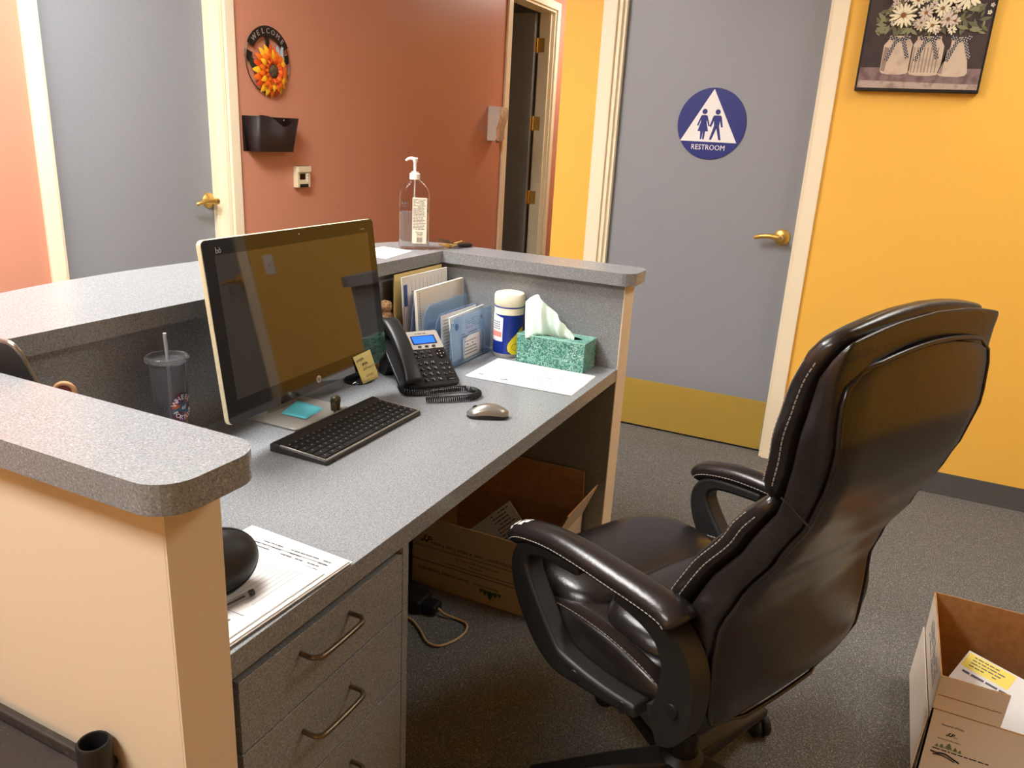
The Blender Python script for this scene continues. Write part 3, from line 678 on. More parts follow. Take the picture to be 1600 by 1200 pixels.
mat('envelope', (232, 232, 228), .8); mat('manila', (226, 204, 138), .8); mat('folder_grey', (150, 156, 190), .7); mat('red_print', (196, 120, 118), .8); mat('blue_print', (70, 92, 150), .8); mat('ivory', (238, 230, 214), .8)
t, M, W_, H_ = sheet('envelope', 'white printed envelope in the front slot of the letter sorter', ((1.35, .438, zb), (1.56, .438, zb), (1.562, .452, zb+.142), (1.345, .452, zb+.137)), .004, 'envelope', 'envelope')
bm = nb(); 
for k in range(5): words(bm, M, .09, .19, H_-.025-k*.006, .0022, rnd)
for k in range(3): words(bm, M, .06, .17, H_-.065-k*.008, .003, rnd)
obj('printed_text', bm, 'ink_light', t, local=False)
obj('round_emblem', prism(nb(), circle(.035, H_-.035, .011, 20), .0004, M), 'blue_print', t, local=False)
obj('round_emblem', prism(nb(), circle(.195, H_-.03, .007, 20), .0004, M), 'red_print', t, local=False)
t, M, W_, H_ = sheet('card', 'small white card at the very front of the letter sorter', ((1.398, .4295, zb), (1.505, .4295, zb), (1.505, .4335, zb+.07), (1.398, .4335, zb+.066)), .0012, 'envelope', 'card')
bm = nb()
for k in range(5): words(bm, M, .01, .09, H_-.014-k*.01, .0028, rnd, fill=.8)
obj('printed_text', bm, 'ink_light', t, local=False)
t, M, W_, H_ = sheet('letter', 'white letter sheet in the second slot of the letter sorter', ((1.325, .462, zb), (1.54, .462, zb), (1.541, .469, zb+.143), (1.322, .469, zb+.143)), .0015, 'paper', 'letter')
bm = nb()
for k in range(12): words(bm, M, .012, .2, H_-.016-k*.01, .002, rnd)
obj('printed_text', bm, 'ink_light', t, local=False)
t, M, W_, H_ = sheet('notebook', 'thick ivory bound booklet standing in the middle of the letter sorter', ((1.312, .532, zb), (1.578, .532, zb), (1.59, .545, zb+.214), (1.305, .545, zb+.212)), .009, 'ivory', 'booklet')
bm = nb()
for k in range(26): quad(bm, M, .013, .0165, .012+k*.0075, .0155+k*.0075, .0005)
obj('binding_holes', bm, 'ink', t, local=False)
t, M, W_, H_ = sheet('form', 'white lined form standing in the rear slot of the letter sorter', ((1.292, .572, zb), (1.55, .572, zb), (1.553, .5865, zb+.248), (1.29, .5865, zb+.248)), .003, 'paper', 'form')
bm = nb()
for k in range(9): quad(bm, M, .05+k*.022, .051+k*.022, .06, .235, .0005)
words(bm, M, .05, .22, .2, .003, rnd)
obj('printed_text', bm, 'ink_light', t, local=False)
bm = nb(); quad(bm, M, .006, .026, .16, .225, .0005); obj('printed_block', bm, 'blue_print', t, local=False)
bm = nb(); quad(bm, M, .001, .006, .05, .16, .0005); obj('printed_stripe', bm, 'red_print', t, local=False)
t, M, W_, H_ = sheet('manila_folder', 'manila folder leaning at the back of the letter sorter', ((1.268, .596, zb), (1.556, .596, zb), (1.562, .6115, zb+.2535), (1.288, .6115, zb+.2535)), .003, 'manila', 'folder')
t, M, W_, H_ = sheet('grey_folder', 'bluish grey folder with rounded tab inside the letter sorter', ((1.29, .559, zb), (1.45, .559, zb), (1.45, .567, zb+.2), (1.33, .567, zb+.2)), .002, 'folder_grey', 'folder')
# tan straw doll behind the phone
mat('straw', (176, 140, 98), .8, noise=(160, (120, 88, 56), .45, .6), bump=(220, 1., .006))
sd_ = thing('straw_ornament', 'tan woven straw ornament standing behind the telephone handset', 'ornament', (1.235, .6, ZD))
obj('body', lathe(nb(), [(0, 0), (.03, 0), (.036, .03), (.033, .08), (.027, .12), (.024, .16), (0, .18)], 20, c=(1.206, .59, ZD)), 'straw', sd_, local=False, smooth=60)
obj('head', lathe(nb(), [(0, 0), (.017, .004), (.022, .018), (.017, .032), (0, .037)], 18, c=(1.209, .59, ZD+.163)), 'straw', sd_, local=False, smooth=60)
# ------------------------------------------------------------------ wipes canister
mat('wipe_blue', (18, 46, 140), .35); mat('wipe_yellow', (238, 214, 36), .35); mat('wipe_cream', (240, 234, 208), .35); mat('label_white', (236, 236, 240), .5); mat('label_pink', (240, 140, 130), .5); mat('grey_trim', (150, 148, 146), .4)
wc = (1.551, .354); wp = thing('wipes_canister', 'blue and yellow wipes canister with cream lid beside the tissue box', 'canister', (wc[0], wc[1], ZD))
cr = .0465
obj('body', lathe(nb(), [(0, 0), (cr-.002, 0), (cr, .004), (cr, .158), (cr-.001, .162), (0, .162)], 40, c=(*wc, ZD+.0005)), 'wipe_cream', wp, local=False, smooth=40)
ld = obj('lid', lathe(nb(), [(0, .163), (cr, .163), (cr+.002, .167), (cr+.002, .194), (cr-.002, .201), (cr-.012, .204), (cr-.014, .2015), (0, .201)], 40, c=(*wc, ZD)), 'wipe_cream', wp, local=False, smooth=40)
obj('seam_band', lathe(nb(), [(cr+.0003, .158), (cr+.0007, .1585), (cr+.0007, .161), (cr+.0003, .1615)], 40, c=(*wc, ZD)), 'wipe_blue', wp, local=False)
def cyl_patch(c, r, uv, n=1, zb_=ZD):
    """uv polygon (angle deg, z) list -> curved patch with fan over a grid"""
    bm = nb(); a0 = min(p[0] for p in uv); a1 = max(p[0] for p in uv)
    tris = tessellate_polygon([[V((p[0], p[1]*100, 0)) for p in uv]])
    for t_ in tris:
        bm.faces.new([bm.verts.new((uv[i][0], uv[i][1], 0)) for i in t_])
    for cut in range(int(a0)//6*6, int(a1)+6, 6):
        bmesh.ops.bisect_plane(bm, geom=bm.verts[:]+bm.edges[:]+bm.faces[:], plane_co=(cut, 0, 0), plane_no=(1, 0, 0))
    for v in bm.verts:
        a = math.radians(v.co.x); v.co = V((c[0]+r*math.cos(a), c[1]+r*math.sin(a), zb_+v.co.y))
    return bm
ca = math.degrees(math.atan2(CAM.y-wc[1], CAM.x-wc[0]))   # direction that faces the waiting side, used as the label's front
def az(d): return ca+d
wl_ = obj('blue_label', cyl_patch(wc, cr+.0004, [(az(-175), .012), (az(175), .012), (az(175), .137), (az(-175), .137)]), 'wipe_blue', wp, local=False)
drop = [(az(d), z) for d, z in ((70, .012), (18, .012), (2, .022), (-2, .034), (2, .048), (14, .062), (30, .076), (50, .092), (70, .1))]
yd = obj('yellow_drop', cyl_patch(wc, cr+.0008, drop), 'wipe_yellow', wl_, local=False)
obj('round_mark', tube(nb(), [V((wc[0]+(cr+.0012)*math.cos(math.radians(az(30+14*math.cos(q)))), wc[1]+(cr+.0012)*math.sin(math.radians(az(30+14*math.cos(q)))), ZD+.036+.0105*math.sin(q))) for q in [2*PI*i/24 for i in range(24)]], .0006, 5, closed=True), 'ink', yd, local=False)
wl2 = obj('white_label', cyl_patch(wc, cr+.0009, [(az(-88), .052), (az(-22), .052), (az(-22), .128), (az(-88), .14)]), 'label_white', wl_, local=False)
obj('pink_label', cyl_patch(wc, cr+.0013, [(az(-78), .066), (az(-26), .066), (az(-26), .082), (az(-78), .084)]), 'label_pink', wl2, local=False)
bm = nb(); rnd = random.Random(9)
for k in range(4): 
    for q in range(4):
        a0 = -74+q*11; bm2 = cyl_patch(wc, cr+.0014, [(az(a0), .09+k*.007), (az(a0+rnd.uniform(5, 9)), .09+k*.007), (az(a0+6), .094+k*.007), (az(a0), .094+k*.007)]); bm = merge(bm, bm2)
obj('printed_text', bm, 'ink_light', wl2, local=False)
obj('base_ring', lathe(nb(), [(cr+.0002, 0), (cr+.001, .001), (cr+.001, .011), (cr+.0002, .012)], 40, c=(*wc, ZD+.0005)), 'grey_trim', wp, local=False)
# ------------------------------------------------------------------ tissue box
def tissue_mat():
    m = bpy.data.materials.new('tissue_print'); m.use_nodes = True; nt = m.node_tree; b = nt.nodes['Principled BSDF']; b.inputs['Roughness'].default_value = .4
    tc = nt.nodes.new('ShaderNodeTexCoord'); nz_ = nt.nodes.new('ShaderNodeTexNoise'); nz_.inputs['Scale'].default_value = 22; nz_.inputs['Detail'].default_value = 2
    wv = nt.nodes.new('ShaderNodeTexWave'); wv.inputs['Scale'].default_value = 34; wv.inputs['Distortion'].default_value = 16; wv.inputs['Detail'].default_value = 3; wv.inputs['Detail Scale'].default_value = 2
    nt.links.new(tc.outputs['Object'], wv.inputs['Vector']); nt.links.new(tc.outputs['Object'], nz_.inputs['Vector'])
    vr = nt.nodes.new('ShaderNodeTexVoronoi'); vr.inputs['Scale'].default_value = 190; nt.links.new(tc.outputs['Object'], vr.inputs['Vector'])
    r1 = nt.nodes.new('ShaderNodeValToRGB'); r1.color_ramp.elements[0].color = (*lin((48, 108, 98)), 1); r1.color_ramp.elements[1].color = (*lin((120, 176, 160)), 1); r1.color_ramp.elements[0].position = .25; r1.color_ramp.elements[1].position = .8
    nt.links.new(wv.outputs['Fac'], r1.inputs[0])
    r2 = nt.nodes.new('ShaderNodeMapRange'); r2.inputs[1].default_value = .38; r2.inputs[2].default_value = .2; nt.links.new(vr.outputs['Distance'], r2.inputs[0])
    r3 = nt.nodes.new('ShaderNodeMapRange'); r3.inputs[1].default_value = .45; r3.inputs[2].default_value = .58; nt.links.new(nz_.outputs['Fac'], r3.inputs[0])
    mu = nt.nodes.new('ShaderNodeMath'); mu.operation = 'MULTIPLY'; nt.links.new(r2.outputs[0], mu.inputs[0]); nt.links.new(r3.outputs[0], mu.inputs[1])
    mx = nt.nodes.new('ShaderNodeMix'); mx.data_type = 'RGBA'; nt.links.new(mu.outputs[0], mx.inputs[0]); nt.links.new(r1.outputs[0], mx.inputs[6]); mx.inputs[7].default_value = (*lin((206, 228, 216)), 1)
    nt.links.new(mx.outputs[2], b.inputs['Base Color']); MATS['tissue_print'] = m
tissue_mat(); mat('tissue_edge', (150, 196, 180), .4); mat('tissue_white', (214, 236, 224), .8)
tb = thing('tissue_box', 'green patterned tissue box with a mint tissue pulled up', 'tissue box', (1.543, .183, ZD))
bm = nb(); zt0, zt1 = ZD+.0005, ZD+.09; oc = [(1.491, .072), (1.595, .072), (1.595, .294), (1.491, .294)]; hole = circle(1.545, .175, .024, 30, .075)
bv = [bm.verts.new((x, y, zt0)) for x, y in oc]; tv = [bm.verts.new((x, y, zt1)) for x, y in oc]; hv = [bm.verts.new((x, y, zt1)) for x, y in hole]
bm.faces.new(bv[::-1])
for i in range(4): bm.faces.new((bv[i], bv[(i+1) % 4], tv[(i+1) % 4], tv[i]))
for t_ in tessellate_polygon([[V((x, y, 0)) for x, y in oc], [V((x, y, 0)) for x, y in hole[::-1]]]): bm.faces.new([(tv+hv[::-1])[i] for i in t_])
obj('carton', bm, 'tissue_print', tb, local=False).modifiers.new('solid', 'SOLIDIFY').thickness = .0008
top = obj('top_edge', tube(nb(), [(1.491, .072, ZD+.09), (1.595, .072, ZD+.09), (1.595, .294, ZD+.09), (1.491, .294, ZD+.09)], .0012, 6, closed=True), 'tissue_edge', tb, local=False)
G = []; bm = nb(); nu, nv_ = 30, 14
CR = [(.125, .006), (.147, .026), (.165, .044), (.188, .068), (.215, .086), (.24, .108), (.26, .119), (.28, .108), (.293, .093)]
for i in range(nv_+1):
    f = i/nv_; row = []
    for j in range(nu+1):
        u = j/nu; yt = .125+.168*u; crest = interp(CR, yt); yb = .118+.145*u; k = max(0., (u-.45)/.55)
        fold = (.009*math.sin(u*17)+.005*math.sin(u*33+1))*(.35+.65*math.sin(f*PI*.8))
        xb = 1.543-.058*k*k*(3-2*k); zb_ = ZD+.092-.012*max(0., (u-.8)/.2)-.02*max(0., 1-3*k); zt_ = ZD+.09+crest
        row.append(bm.verts.new((xb*(1-f)+1.54*f+fold-.018*math.sin(f*PI)*(1-k), yb*(1-f)+yt*f, zb_*(1-f)+zt_*f)))
    G.append(row)
for i in range(nv_):
    for j in range(nu): bm.faces.new((G[i][j], G[i][j+1], G[i+1][j+1], G[i+1][j]))
ts = obj('tissue', bm, 'tissue_white', tb, local=False, smooth=60); ts.modifiers.new('solid', 'SOLIDIFY').thickness = .0008
# ------------------------------------------------------------------ papers on the desktop
def papers(name, label, P4, n, m='paper', rows=None, seed=1, dz=.0006):
    t = thing(name, label, 'papers', (sum(p[0] for p in P4)/4, sum(p[1] for p in P4)/4, P4[0][2])); rnd = random.Random(seed)
    for k in range(n):
        dx, dy = (rnd.uniform(-.004, .004), rnd.uniform(-.004, .004)) if k < n-1 else (0, 0)
        P = [V((p[0]+dx, p[1]+dy, p[2]+k*dz)) for p in P4]
        obj('sheet', ring_loft(nb(), [P, [p+V((0, 0, dz*.7)) for p in P]]), m, t, local=False)
    M = frame3(V(P4[0])+V((0, 0, n*dz)), V(P4[1])-V(P4[0]), V(P4[3])-V(P4[0]), (0, 0, 1)); return t, M, (V(P4[1])-V(P4[0])).length, (V(P4[3])-V(P4[0])).length
t, M, W_, H_ = papers('form_stack', 'white printed forms on the desktop in front of the tissue box', ((1.275, .024, ZD+.0005), (1.484, .03, ZD+.0005), (1.484, .352, ZD+.0005), (1.265, .348, ZD+.0005)), 4, seed=4)
rnd = random.Random(12); bm = nb(); M2 = M @ Matrix.Translation((W_, 0, 0)) @ Matrix.Rotation(PI/2, 4, 'Z')   # text runs along the long side
for k in range(12):
    yy = .024+k*.0145
    if k in (2, 7): quad(bm, M2, .04, .3, yy, yy+.0008, .0004)
    words(bm, M2, .03+rnd.uniform(0, .03), .17+rnd.uniform(0, .14), yy, .003, rnd, fill=.5)
obj('printed_text', bm, 'ink_light', t, local=False)
bm = nb(); quad(bm, M2, .285, .3, .17, .176, .0005); quad(bm, M2, .2, .222, .185, .19, .0005); quad(bm, M2, .1, .115, .1, .104, .0005); obj('dark_print', bm, 'ink', t, local=False)
t, M, W_, H_ = papers('form_pile', 'pile of white printed forms at the drawer end of the desktop', ((.004, .012, ZD+.0005), (.262, .004, ZD+.0005), (.272, .218, ZD+.0005), (.004, .226, ZD+.0005)), 6, seed=8, dz=.0011)
rnd = random.Random(21); bm = nb(); M2 = M @ Matrix.Translation((W_, H_, 0)) @ Matrix.Rotation(PI, 4, 'Z') @ Matrix.Translation((0, 0, 0))
M2 = M2 @ Matrix.Translation((0, H_, 0)) @ Matrix.Rotation(-PI/2, 4, 'Z')
for k in range(4): words(bm, M2, .02, .18, .02+k*.009, .0022, rnd, fill=.7)
quad(bm, M2, .02, .2, .028, .029, .0004); 
for k in range(10): quad(bm, M2, .06, .17, .075+k*.009, .0755+k*.009, .0004)
quad(bm, M2, .042, .043, .06, .2, .0004)
obj('printed_text', bm, 'ink_light', t, local=False)
t2, M, W_, H_ = papers('form_pile', 'slightly turned top form lying under the black eyeglass case', ((.006, .02, ZD+.0075), (.212, .014, ZD+.0075), (.222, .205, ZD+.0075), (.004, .214, ZD+.0075)), 2, seed=9)
bm = nb(); M2 = M
for k in range(13): quad(bm, M2, .085, .19, .03+k*.0095, .0305+k*.0095, .0004)
quad(bm, M2, .06, .0608, .02, .17, .0004); words(bm, M2, .08, .19, .178, .003, rnd, fill=.8); words(bm, M2, .02, .055, .1, .003, rnd); words(bm, M2, .02, .05, .03, .003, rnd)
obj('printed_text', bm, 'ink_light', t2, local=False)
# eyeglass case (black soft pouch) and clear pen
mat('pouch_black', (18, 18, 19), .5)
ec = thing('eyeglass_case', 'black zip-up eyeglass case resting on the form pile', 'eyeglass case', (.11, .1, ZD+.012))
def ellip(c, rx, ry, rz, M=None, n=24, m=14, e=1.):
    R = []
    for i in range(m+1):
        f = -PI/2+PI*i/m; k = max(.02, math.cos(f))**e
        R.append([V((c[0]+rx*k*math.cos(2*PI*j/n), c[1]+ry*k*math.sin(2*PI*j/n), c[2]+rz*math.sin(f))) for j in range(n)])
    if M: R = [[M @ p for p in r] for r in R]
    return ring_loft(nb(), R)
EM = Matrix.Translation((.096, .118, ZD+.0535)) @ Matrix.Rotation(math.radians(-12), 4, 'Z') @ Matrix.Rotation(math.radians(58), 4, 'X')
obj('shell', ellip((0, 0, 0), .066, .046, .033, EM, e=.7), 'pouch_black', ec, local=False, smooth=70)
obj('zip', tube(nb(), [EM @ V((.067*math.cos(a), .047*math.sin(a), 0)) for a in [2*PI*i/40 for i in range(40)]], .0028, 6, closed=True), 'black_plastic', ec, local=False, smooth=60)
pn = thing('clear_pen', 'clear plastic pen lying beside the eyeglass case', 'pen', (.07, .06, ZD+.012))
d_ = V((.95, -.18, 0)).normalized(); p0 = V((.012, .082, ZD+.0145)); p1 = p0+d_*.098
obj('barrel', tube(nb(), [p0, p1], .0045, 10), 'smoke_plastic', pn, local=False, smooth=60)
obj('ink_tube', tube(nb(), [p0+d_*.004, p1-d_*.012], .0012, 6), 'ink', pn, local=False); obj('end_plug', tube(nb(), [p1-d_*.003, p1+d_*.003], .005, 10), 'black_plastic', pn, local=False, smooth=50)

# ------------------------------------------------------------------ tumbler
mat('straw_plastic', (214, 214, 220), .25, trans=.55, ior=1.2)
tc_ = (.428, .575); tu = thing('tumbler', 'clear plastic tumbler with straw and colourful wheel print by the counter panel', 'tumbler', (*tc_, ZD))
tr = .0355
obj('cup', lathe(nb(), [(0, .002), (tr-.007, .002), (tr-.004, .006), (tr, .2), (tr-.0025, .2), (tr-.0065, .012), (0, .01)], 36, c=(*tc_, ZD)), 'smoke_plastic', tu, local=False, smooth=50)
obj('inner_wall', lathe(nb(), [(0, .014), (tr-.012, .014), (tr-.007, .195), (tr-.0085, .195), (tr-.0135, .018), (0, .018)], 36, c=(*tc_, ZD)), 'smoke_plastic', tu, local=False, smooth=50)
obj('lid', lathe(nb(), [(.006, .2035), (tr-.006, .2025), (tr+.001, .2015), (tr+.0065, .205), (tr+.0065, .212), (tr+.003, .2155), (tr-.003, .2145), (tr-.005, .209), (.006, .2085)], 36, c=(*tc_, ZD)), 'smoke_plastic', tu, local=False, smooth=50)
obj('straw', tube(nb(), [(tc_[0]+.006, tc_[1]+.004, ZD+.02), (tc_[0]+.0, tc_[1]-.002, ZD+.21), (tc_[0]-.004, tc_[1]-.004, ZD+.262)], .0036, 12), 'straw_plastic', tu, local=False, smooth=60)
tca = math.degrees(math.atan2(CAM.y-tc_[1], CAM.x-tc_[0]))
def tz(d): return tca+d
wheel = [(tz(42+42*math.cos(q)), .112+.031*math.sin(q)) for q in [2*PI*i/32 for i in range(32)]]
mat('wheel_maroon', (96, 40, 62), .5); mat('wheel_violet', (84, 66, 130), .5); mat('wheel_rust', (176, 92, 60), .5); mat('wheel_teal', (60, 96, 120), .5)
trz = lambda z: tr-.004+.004*z/.2
whl = obj('wheel_print', cyl_patch(tc_, trz(.112)+.0012, wheel), 'wheel_maroon', tu, local=False)
cols = ['wheel_violet', 'wheel_rust', 'wheel_teal', 'wheel_maroon']
for k in range(12):
    a0, a1 = 2*PI*k/12, 2*PI*(k+1)/12
    P = [(tz(42+42*r*math.cos(a)), .112+.031*r*math.sin(a)) for r, a in ((.35, a0), (.93, a0), (.93, (a0+a1)/2), (.93, a1), (.35, a1))]
    obj('wheel_wedge', cyl_patch(tc_, trz(.112)+.0015, P), cols[k % 4], whl, local=False)
hubp = [(tz(42+15*math.cos(q)), .112+.011*math.sin(q)) for q in [2*PI*i/20 for i in range(20)]]
obj('wheel_hub', cyl_patch(tc_, trz(.112)+.0019, hubp), 'wheel_teal', whl, local=False)
def cyl_text(s, size, c, r, ang, z, rot=0., zb_=ZD):
    bm = text_bm(s, size, Matrix.Rotation(rot, 4, 'Z'), .0001)
    for v in bm.verts:
        a = math.radians(ang)+v.co.x/r; v.co = V((c[0]+(r+v.co.z)*math.cos(a), c[1]+(r+v.co.z)*math.sin(a), zb_+z+v.co.y))
    return bm
rT = trz(.112)+.0022
for i, chh in enumerate('WHEEL'):
    a = math.radians(150-28*i); obj('print_letter', cyl_text(chh, .0145, tc_, rT, tz(42+math.degrees(.0205*math.cos(a)/rT)), .112+.0215*math.sin(a), a-PI/2), 'sign_white', whl, local=False)
for i, chh in enumerate('FORTUNE'):
    a = math.radians(205+22*i); obj('print_letter', cyl_text(chh, .013, tc_, rT, tz(42+math.degrees(.0205*math.cos(a)/rT)), .112+.0215*math.sin(a), a+PI/2), 'sign_white', whl, local=False)
obj('print_letter', cyl_text('of', .013, tc_, rT, tz(42), .112), 'sign_white', whl, local=False)
obj('print_text', cyl_text('ilgi', .026, tc_, trz(.118)+.0012, tz(-38), .118), 'ink', tu, local=False)
# second screen leaning in the counter corner (seen from behind)
MS = frame3((.142, .45, .835), (0, 1, 0), V((-.35, 0, 1)), V((-1, 0, -.35)))
sm = thing('tablet_display', 'slim dark display with silver rim leaning by the ledge', 'display', (.15, .53, ZD))
mat('display_back', (58, 54, 54), .45)
obj('back_shell', prism(nb(), rrect(0, .152, -.06, .257, .018), .008, MS, z0=-.004), 'display_back', sm, local=False)
obj('rim', tube(nb(), [MS @ V((p[0], p[1], 0)) for p in rrect(0, .152, -.06, .257, .018)], .0042, 8, closed=True), 'steel', sm, local=False, smooth=60)
obj('foot', sweep_rect(nb(), [(.15, .49, ZD+.09), (.185, .49, ZD+.045), (.2, .49, ZD+.003)], .025, .003, (0, 1, 0)), 'display_back', sm, local=False)
# ring-shaped ornament
mat('key_brass', (236, 198, 112), .32, .5)
mat('tan_wood', (176, 132, 92), .6); mat('oxblood', (104, 44, 40), .6)
ro = thing('ring_ornament', 'small tan ring-topped ornament standing behind the ledge', 'ornament', (.205, .575, ZD))
rcx = V((.207, .575, .938)); view = V((.77, .63, 0)).normalized(); side = V((view.y, -view.x, 0))
obj('ring', tube(nb(), [rcx+side*.016*math.cos(a)+V((0, 0, .016*math.sin(a))) for a in [2*PI*i/32 for i in range(32)]], .0045, 8, closed=True), 'tan_wood', ro, local=False, smooth=60)
obj('centre', lathe(nb(), [(0, -.003), (.0135, -.003), (.0135, .003), (0, .003)], 24, M=frame_M(rcx, side, (0, 0, 1))), 'oxblood', ro, local=False)
obj('post', tube(nb(), [(rcx.x, rcx.y, ZD+.004), (rcx.x, rcx.y, rcx.z-.016)], .005, 10), 'tan_wood', ro, local=False, smooth=60)
obj('base', lathe(nb(), [(0, 0), (.03, 0), (.03, .006), (.02, .01), (0, .01)], 24, c=(rcx.x, rcx.y, ZD+.0003)), 'tan_wood', ro, local=False, smooth=40)
# black oval-based stand behind the screen
st_ = thing('black_stand', 'small black stand with oval base under the screen corner', 'stand', (1.06, .562, ZD))
obj('base', lathe(nb(), [(0, 0), (.045, 0), (.046, .004), (.04, .009), (.012, .013), (0, .013)], 32, c=(1.055, .57, ZD+.0003), sx=1.0, sy=.85), 'black_gloss', st_, local=False, smooth=40)
obj('post', sweep_rect(nb(), [(1.055, .575, ZD+.01), (1.055, .59, ZD+.06), (1.055, .6, ZD+.12)], .03, .006, (1, 0, 0)), 'black_plastic', st_, local=False, bevel=.003)
# ------------------------------------------------------------------ sanitizer bottle on the ledge
BM = Matrix.Translation((1.55, .712, ZL+.0005)) @ Matrix.Rotation(math.radians(-58), 4, 'Z')   # local x = wide axis
sb_ = thing('sanitizer_bottle', 'clear pump bottle of hand sanitizer half full on the ledge', 'bottle', (1.55, .712, ZL))
def oval(hx, hy, z, n=3.2, seg=40): return [BM @ V((hx*math.copysign(abs(math.cos(a))**(2/n), math.cos(a)), hy*math.copysign(abs(math.sin(a))**(2/n), math.sin(a)), z)) for a in [2*PI*i/seg for i in range(seg)]]
HX, HY = .049, .031
shape = [(.97, 0), (1, .006), (1, .165), (.97, .178), (.86, .192), (.68, .203), (.45, .213), (.3, .219), (.29, .226)]
outer = [oval(HX*k if k > .5 else max(.014, HX*k), max(.014, HY*(k if k > .9 else k*.98)), z, 3.2 if k > .8 else 2.2) for k, z in shape]
inner = [oval(max(.0125, HX*k-.0016), max(.0125, HY*(k if k > .9 else k*.98)-.0016), max(.002, z), 3.2 if k > .8 else 2.2) for k, z in shape]
obj('bottle_shell', ring_loft(nb(), outer+inner[::-1], True, True), 'clear_plastic', sb_, local=False, smooth=50)
obj('gel', ring_loft(nb(), [oval(HX-.0022, HY-.0022, .0026), oval(HX-.002, HY-.002, .117)]), 'gel', sb_, local=False, smooth=50)
def BL(x, y, z): return BM @ V((x, y, z))
pc_ = obj('pump_collar', lathe(nb(), [(0, .219), (.0165, .219), (.0165, .236), (.0145, .238), (.011, .239), (.011, .243), (.005, .2435), (0, .2435)], 28, M=BM), 'white_plastic', sb_, local=False, smooth=40)
ph_ = obj('pump_head', lathe(nb(), [(0, .242), (.0042, .242), (.0045, .268), (.0075, .276), (.009, .283), (.007, .2855), (0, .286)], 20, M=BM), 'white_plastic', sb_, local=False, smooth=50)
obj('nozzle', tube(nb(), smooth_pts([BL(.0, 0, .281), BL(-.012, 0, .283), BL(-.022, 0, .281), BL(-.0285, 0, .275)], 4), [.0052]*5+[.0045]*4+[.0038]*4, 10), 'white_plastic', ph_, local=False, smooth=60)
obj('dip_tube', tube(nb(), [BL(0, 0, .005), BL(0, 0, .225)], .0026, 8), 'white_plastic', sb_, local=False, smooth=60)
mat('label_cream', (238, 226, 204), .6)
LM = BM @ Matrix(((1, 0, 0, 0), (0, 0, -1, -HY-.0008), (0, 1, 0, 0), (0, 0, 0, 1)))
lab = obj('back_label', prism(nb(), rrect(-.006, .040, .02, .165, .002), .0005, LM), 'label_cream', sb_, local=False)
bm = nb(); rnd = random.Random(31)
for k in range(21): words(bm, LM, -.003, .037, .158-k*.0046, .002, rnd, z=.0008, fill=.97)
for k in range(2): words(bm, LM, .004, .032, .056-k*.0045, .0018, rnd, z=.0008)
for k in range(12): quad(bm, LM, .009+k*.0016, .009+k*.0016+rnd.uniform(.0006, .0012), .024, .04, .0008)
obj('printed_text', bm, 'ink_light', lab, local=False)
obj('label_mark', text_bm('LNX', .009, LM @ Matrix.Translation((.018, .047, .0009)), .0001), 'ink', lab, local=False)
bm = nb(); words(bm, LM, -.04, -.012, .146, .006, random.Random(4), z=.0005, fill=1, wl=(.6, 1.2)); words(bm, LM, -.036, -.016, .136, .003, random.Random(5), z=.0005, fill=1)
obj('front_logo', bm, 'ink_light', sb_, local=False)
# paper on the ledge
t, M, W_, H_ = papers('ledge_paper', 'white notice sheet lying on the ledge beside the pump bottle', ((1.3, .65, ZL+.0005), (1.49, .68, ZL+.0005), (1.505, .80, ZL+.0005), (1.31, .80, ZL+.0005)), 1, seed=2)
bm = nb(); rnd = random.Random(8)
for k in range(5): words(bm, M, .04, .17, .03+k*.013, .003, rnd, fill=.7)
obj('printed_text', bm, 'ink_light', t, local=False)
# keys
kr = thing('key_bunch', 'bunch of brass keys with black fob on the ledge corner', 'keys', (1.675, .63, ZL)); kz = ZL+.002
obj('ring', tube(nb(), [(1.67+.016*math.cos(a), .63+.016*math.sin(a), kz+.004+.003*math.sin(a)) for a in [2*PI*i/24 for i in range(24)]], .0013, 6, closed=True), 'steel', kr, local=False, smooth=60)
for i, (ang, dz, cc) in enumerate(((150, .002, 'key_brass'), (185, .006, 'key_brass'), (215, .002, 'key_brass'), (120, .008, 'steel'), (240, .008, 'key_brass'))):
    Mk = Matrix.Translation((1.67, .63, kz+dz)) @ Matrix.Rotation(math.radians(ang), 4, 'Z') @ Matrix.Rotation(math.radians(-6-3*i), 4, 'Y') @ Matrix.Rotation(math.radians(25*(i % 3-1)), 4, 'X')
    P = [(.012+.011*(1+math.cos(a)), .011*math.sin(a)) for a in [math.radians(150-300*k/14) for k in range(15)][::-1]]
    P = [(.014, -.009), (.026, -.0115), (.034, -.008), (.036, -.004), (.058, -.004), (.06, -.001), (.055, .001), (.052, .003), (.048, .001), (.045, .0035), (.041, .002), (.036, .004), (.034, .008), (.026, .0115), (.014, .009), (.011, 0)]
    obj('key', prism(nb(), P, .0022, Mk), cc, kr, local=False)
Mk = Matrix.Translation((1.67, .63, kz)) @ Matrix.Rotation(math.radians(-35), 4, 'Z')
obj('fob', prism(nb(), rrect(.016, .066, -.016, .016, .012), .011, Mk), 'black_plastic', kr, local=False, bevel=.003)
obj('fob', prism(nb(), rrect(.014, .052, -.01, .01, .008), .007, Matrix.Translation((1.67, .63, kz+.003)) @ Matrix.Rotation(math.radians(25), 4, 'Z')), 'black_gloss', kr, local=False, bevel=.002)

